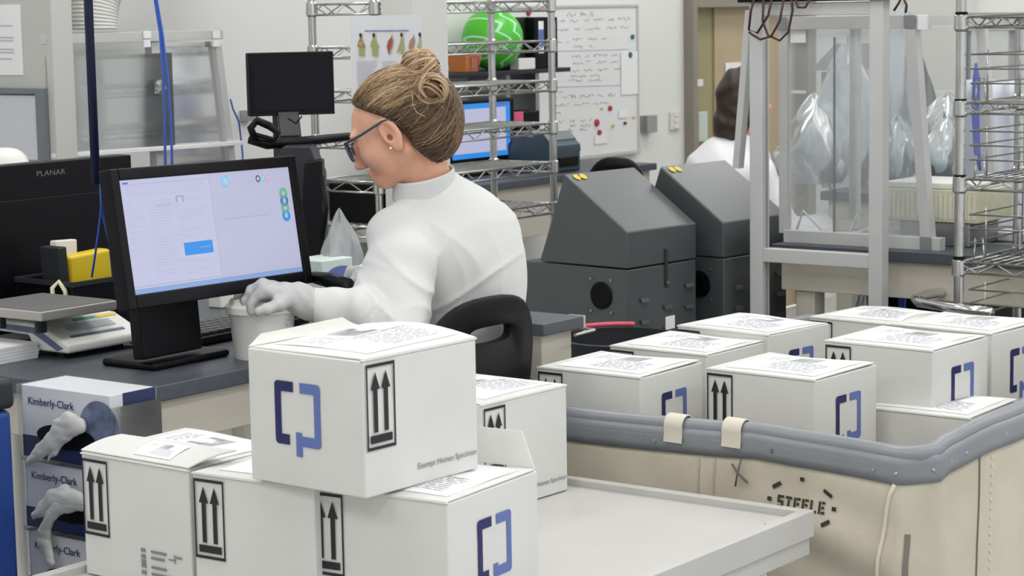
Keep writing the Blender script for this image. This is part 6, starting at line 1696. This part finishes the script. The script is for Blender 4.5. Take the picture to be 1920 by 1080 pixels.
m.tube([from_head((.104, -.010, .002)), from_head((.107, 0, .004)), from_head((.104, .010, .002))], .0018, 6)
m.build('rims', gl, person, smooth='all', label='slate grey glasses rims')
m = MB()
for s in (1, -1):
    P = [from_head((.1-.010*((s*y-.036)/.027), y, z)) for y, z in [(s*(.036+.026*math.cos(2*PI*i/20)), -.006+.018*math.sin(2*PI*i/20)) for i in range(20)]]
    m.add(P, [tuple(range(20))])
m.build('lenses', acrylic, person)
P = from_head((.006, .0835, -.036)); 
MB().lathe([(.0003, -.003), (.0025, -.0018), (.003, 0), (.0025, .0018), (.0003, .003)], 12, P).build('earring', mat('bright stud', (.9, .9, .88), .1, metal=1.), person, smooth='all')
MB().lathe([(.0002, -.0015), (.0013, 0), (.0002, .0015)], 8, from_head((-.006, .085, -.024))).build('earring', MATS['bright stud'], person, smooth='all')
# gloved hands ------------------------------------------------------
def hand(wr, palm, knuckles, fingers, thumb, name, cuff_from, res=.0022):
    pts_all = [wr, palm, cuff_from]+knuckles+[p for f_ in fingers for p in f_]+thumb
    def fn(X, Y, Z):
        P = [X, Y, Z]
        d = cone(P, cuff_from, wr, .034, .030)
        for k_ in knuckles: d = smin(d, cone(P, wr, k_, .025, .0130), .012)
        for k_, f_ in zip(knuckles, fingers):
            d = smin(d, chain(P, [k_]+f_, [.0125, .0105, .0095, .0082], .002), .0035)
        d = smin(d, chain(P, [tuple(Vector(wr).lerp(Vector(knuckles[0]), .3))]+thumb, [.018, .0135, .0110, .0090], .003), .006)
        d = d+.0007*np.sin(260*X+2*np.sin(120*Z))+.0012*np.sin(150*(X+.4*Z)+1.5*np.sin(90*Y))*np.clip((X-palm[0])/.05, 0, 1)
        return np.maximum(d, (X-cuff_from[0]))
    lo = [min(p[i] for p in pts_all)-.045 for i in range(3)]; hi = [max(p[i] for p in pts_all)+.045 for i in range(3)]
    return sdf_obj(name, fn, lo, hi, res, glove_m, person, rel=1)
# the pail rim under the hand
pw_ = Vector(PC)+Vector((0, 0, PAILH)); pc = Vector(((pw_-B0).dot(R0), (pw_-B0).dot(FH), pw_.z))
wr = Lw(560, 561, 4.12); palm = Lw(522, 548, 4.12)
kn = [tuple(Vector(Lw(496, 545, 4.065))), tuple(Vector(Lw(490, 537, 4.095))), tuple(Vector(Lw(492, 534, 4.13))), tuple(Vector(Lw(500, 536, 4.165)))]
fg = []
for (x, y, D), (dx1, dy1), (dx2, dy2), (dx3, dy3) in (((496, 545, 4.065), (-16, 12), (-26, 26), (-24, 40)), ((490, 537, 4.095), (-20, 12), (-29, 28), (-28, 44)), ((492, 534, 4.13), (-24, 12), (-34, 27), (-33, 42)), ((500, 536, 4.165), (-20, 12), (-30, 24), (-31, 36))):
    fg.append([Lw(x+dx1, y+dy1, D), Lw(x+dx2, y+dy2, D), Lw(x+dx3, y+dy3, D)])
th_ = [Lw(520, 572, 4.06), Lw(500, 580, 4.045), Lw(484, 584, 4.04)]
hand(wr, palm, kn, fg, th_, 'left_glove', Lw(592, 573, 4.12))
wr2 = Lw(690, 530, 4.46); kn2 = [Lw(668, 510, 4.40), Lw(664, 514, 4.43), Lw(664, 520, 4.46), Lw(667, 526, 4.49)]
fg2 = [[Lw(658, 508+4*k, 4.40+.03*k), Lw(653, 516+4*k, 4.40+.03*k), Lw(654, 524+3*k, 4.40+.03*k)] for k in range(4)]
hand(wr2, Lw(676, 520, 4.44), kn2, fg2, [Lw(672, 520, 4.38), Lw(664, 530, 4.37), Lw(658, 538, 4.37)], 'right_glove', Lw(712, 535, 4.46), .003)
# trousers and shoes
tr_m = mat('dark trousers', (.03, .035, .05), .8, bump=.2, bscale=300)
hipc = Vector(Lw(862, 800, 4.42)); hipc.z = .555
K1, K2 = hipc+bl*.09+bd*.43, hipc-bl*.09+bd*.43
F1, F2 = K1+bd*.02, K2+bd*.02; F1 = Vector((F1.x, F1.y, .10)); F2 = Vector((F2.x, F2.y, .10))
def leg_sdf(X, Y, Z):
    P = [X, Y, Z]; d = ell(P, tuple(hipc), (.15, .15, .10))
    for s, K, Ft in ((1, K1, F1), (-1, K2, F2)): d = smin(d, chain(P, [tuple(hipc+bl*.085*s), tuple(K-Vector((0, 0, .02))), tuple(Ft)], [.085, .062, .045], .02), .03)
    return d+.003*np.sin(60*Z+30*X)
pts_ = [hipc, K1, K2, F1, F2]
sdf_obj('trousers', leg_sdf, [min(p[i] for p in pts_)-.17 for i in range(3)], [max(p[i] for p in pts_)+.17 for i in range(3)], .008, tr_m, person, rel=2)
for Ft in (F1, F2):
    a = Ft+bd*.15
    sdf_obj('shoe', lambda X, Y, Z: np.maximum(smin(chain([X, Y, Z], [(Ft.x, Ft.y, .05), (a.x, a.y, .035)], [.045, .038], .01), ell([X, Y, Z], (Ft.x, Ft.y, .09), (.045, .045, .04)), .02), .002-Z), [min(Ft.x, a.x)-.06, min(Ft.y, a.y)-.06, -.01], [max(Ft.x, a.x)+.06, max(Ft.y, a.y)+.06, .16], .006, blk, person, rel=1)
# her chair
cc = pt(893, 620, D=4.20); ztop = pt(905, 543, D=4.27).z; hC = .29
arch_back(Vector((cc.x, cc.y, ztop-hC/2)), .34, hC, D2R(126.8-90-38), 'black office chair holding the seated woman, slot handle in its back', hole=(.40, .12), mt=chair_m, th=.022, hole_z=.74, seatz=.47, tilt=D2R(-6))
# ---------------------------------------------------------------- second person, far right, seen from behind
Q0 = pt(1375, 250, D=7.3); Q0 = Vector((Q0.x, Q0.y, 0)); M2 = MWo.copy()
for i in range(3): M2[i][3] = Q0[i]
def L2(x, y, D): P = pt(x, y, D=D)-Q0; return (P.dot(R0), P.dot(FH), P.z)
hc2 = L2(1396, 192, 7.3)
def p2(X, Y, Z):
    P = [X, Y, Z]; d = ell(P, (hc2[0]-.008, hc2[1], hc2[2]+.01), (.064, .064, .095)); d = smin(d, ell(P, (hc2[0]+.025, hc2[1], hc2[2]-.03), (.050, .050, .075)), .02)
    d = smin(d, cone(P, (hc2[0]+.03, hc2[1], hc2[2]-.06), (hc2[0]+.01, hc2[1], hc2[2]-.17), .055, .06), .02)
    d = smin(d, ell(P, (hc2[0]+.080, hc2[1]-.0, hc2[2]-.02), (.016, .012, .018)), .012)
    d = smin(d, chain(P, [(hc2[0]-.02, hc2[1], hc2[2]-.25), (hc2[0]-.05, hc2[1], .55)], [.11, .12], .02), .05)
    d = smin(d, chain(P, [(hc2[0]+.02, hc2[1]-.12, hc2[2]-.24), (hc2[0]+.12, hc2[1]-.16, hc2[2]-.46), (hc2[0]+.40, hc2[1]-.10, hc2[2]-.38), (hc2[0]+.47, hc2[1]-.10, hc2[2]-.38)], [.045, .038, .028, .028], .01), .02)
    return d
o = sdf_obj('person', p2, [hc2[0]-.25, hc2[1]-.3, .4], [hc2[0]+.55, hc2[1]+.25, hc2[2]+.15], .008, skin, rel=2); o.matrix_world = M2; MW[o.name] = M2
tag(o, 'dark-haired person in a white shirt seen from behind, past the aluminium stand', 'person')
def sh2(X, Y, Z):
    P = [X, Y, Z]; w = .006*(np.abs(np.sin(26*(X+.5*Z)+2*np.sin(9*Z+7*X)))-.5)+.003*np.sin(60*X-30*Z)
    d = ell(P, (hc2[0]-.060, hc2[1], hc2[2]-.28), (.165, .20, .165))
    d = smin(d, ell(P, (hc2[0]-.10, hc2[1], hc2[2]-.48), (.19, .20, .20)), .08)
    d = smin(d, cone(P, (hc2[0]-.0, hc2[1], hc2[2]-.15), (hc2[0]-.02, hc2[1], hc2[2]-.25), .065, .11), .05)
    d = smin(d, chain(P, [(hc2[0]+.02, hc2[1]-.14, hc2[2]-.25), (hc2[0]+.12, hc2[1]-.17, hc2[2]-.46), (hc2[0]+.34, hc2[1]-.10, hc2[2]-.40)], [.075, .068, .05], .02), .04)
    d = smin(d, ell(P, (hc2[0]-.05, hc2[1], .60), (.17, .19, .16)), .08)
    return np.maximum(d+w, .52-Z)
sdf_obj('white_shirt', sh2, [hc2[0]-.32, hc2[1]-.32, .5], [hc2[0]+.45, hc2[1]+.3, hc2[2]-.06], .009, mat('white shirt cloth', (.85, .85, .87), .7), o, rel=2)
dh = mat('dark brown hair', (.045, .022, .014), .45, bump=.8, bscale=150, var=.5, vscale=40, stretch=(3, 3, .6))
def hr2(X, Y, Z):
    P = [X, Y, Z]; d = ell(P, (hc2[0]-.005, hc2[1], hc2[2]+.015), (.092, .088, .112)); d = smin(d, ell(P, (hc2[0]-.045, hc2[1], hc2[2]-.075), (.065, .085, .075)), .03)
    d = d+.004*np.sin(60*X+3*np.sin(30*Z))*np.sin(40*Z)+.002*np.sin(150*X)
    return smax(d, (X-(hc2[0]+.055)-.35*(Z-hc2[2])), .01)
sdf_obj('hair', hr2, [hc2[0]-.2, hc2[1]-.16, hc2[2]-.2], [hc2[0]+.18, hc2[1]+.16, hc2[2]+.18], .006, dh, o, rel=1)
MB().prism([(-.12, -.02), (.12, -.02), (.12, .02), (-.12, .02)], (1, 0, 0), (0, 1, 0), (hc2[0]-.05, hc2[1], .46), (0, 0, .04)).lathe([(.18, 0), (.19, .01), (.19, .04), (.17, .05)], 24, (hc2[0]-.05, hc2[1], .44)).build('seat_cushion', blk, o) if False else None
t = thing('lab_stool', 'black lab stool under the dark-haired person', 'stool', (M2 @ Vector((hc2[0]-.05, hc2[1], 0))))
MB().lathe([(.001, .40), (.17, .40), (.185, .42), (.185, .445), (.17, .46), (.001, .46)], 28).build('seat', blk, t, smooth=40)
MB().lathe([(.025, .06), (.025, .40)], 14).build('column', steel, t, smooth=40)
m = MB()
for k in range(5): a = 2*PI*k/5; m.bar((0, 0, .06), (.26*math.cos(a), .26*math.sin(a), .03), .04, .03)
m.build('star_base', blk, t)
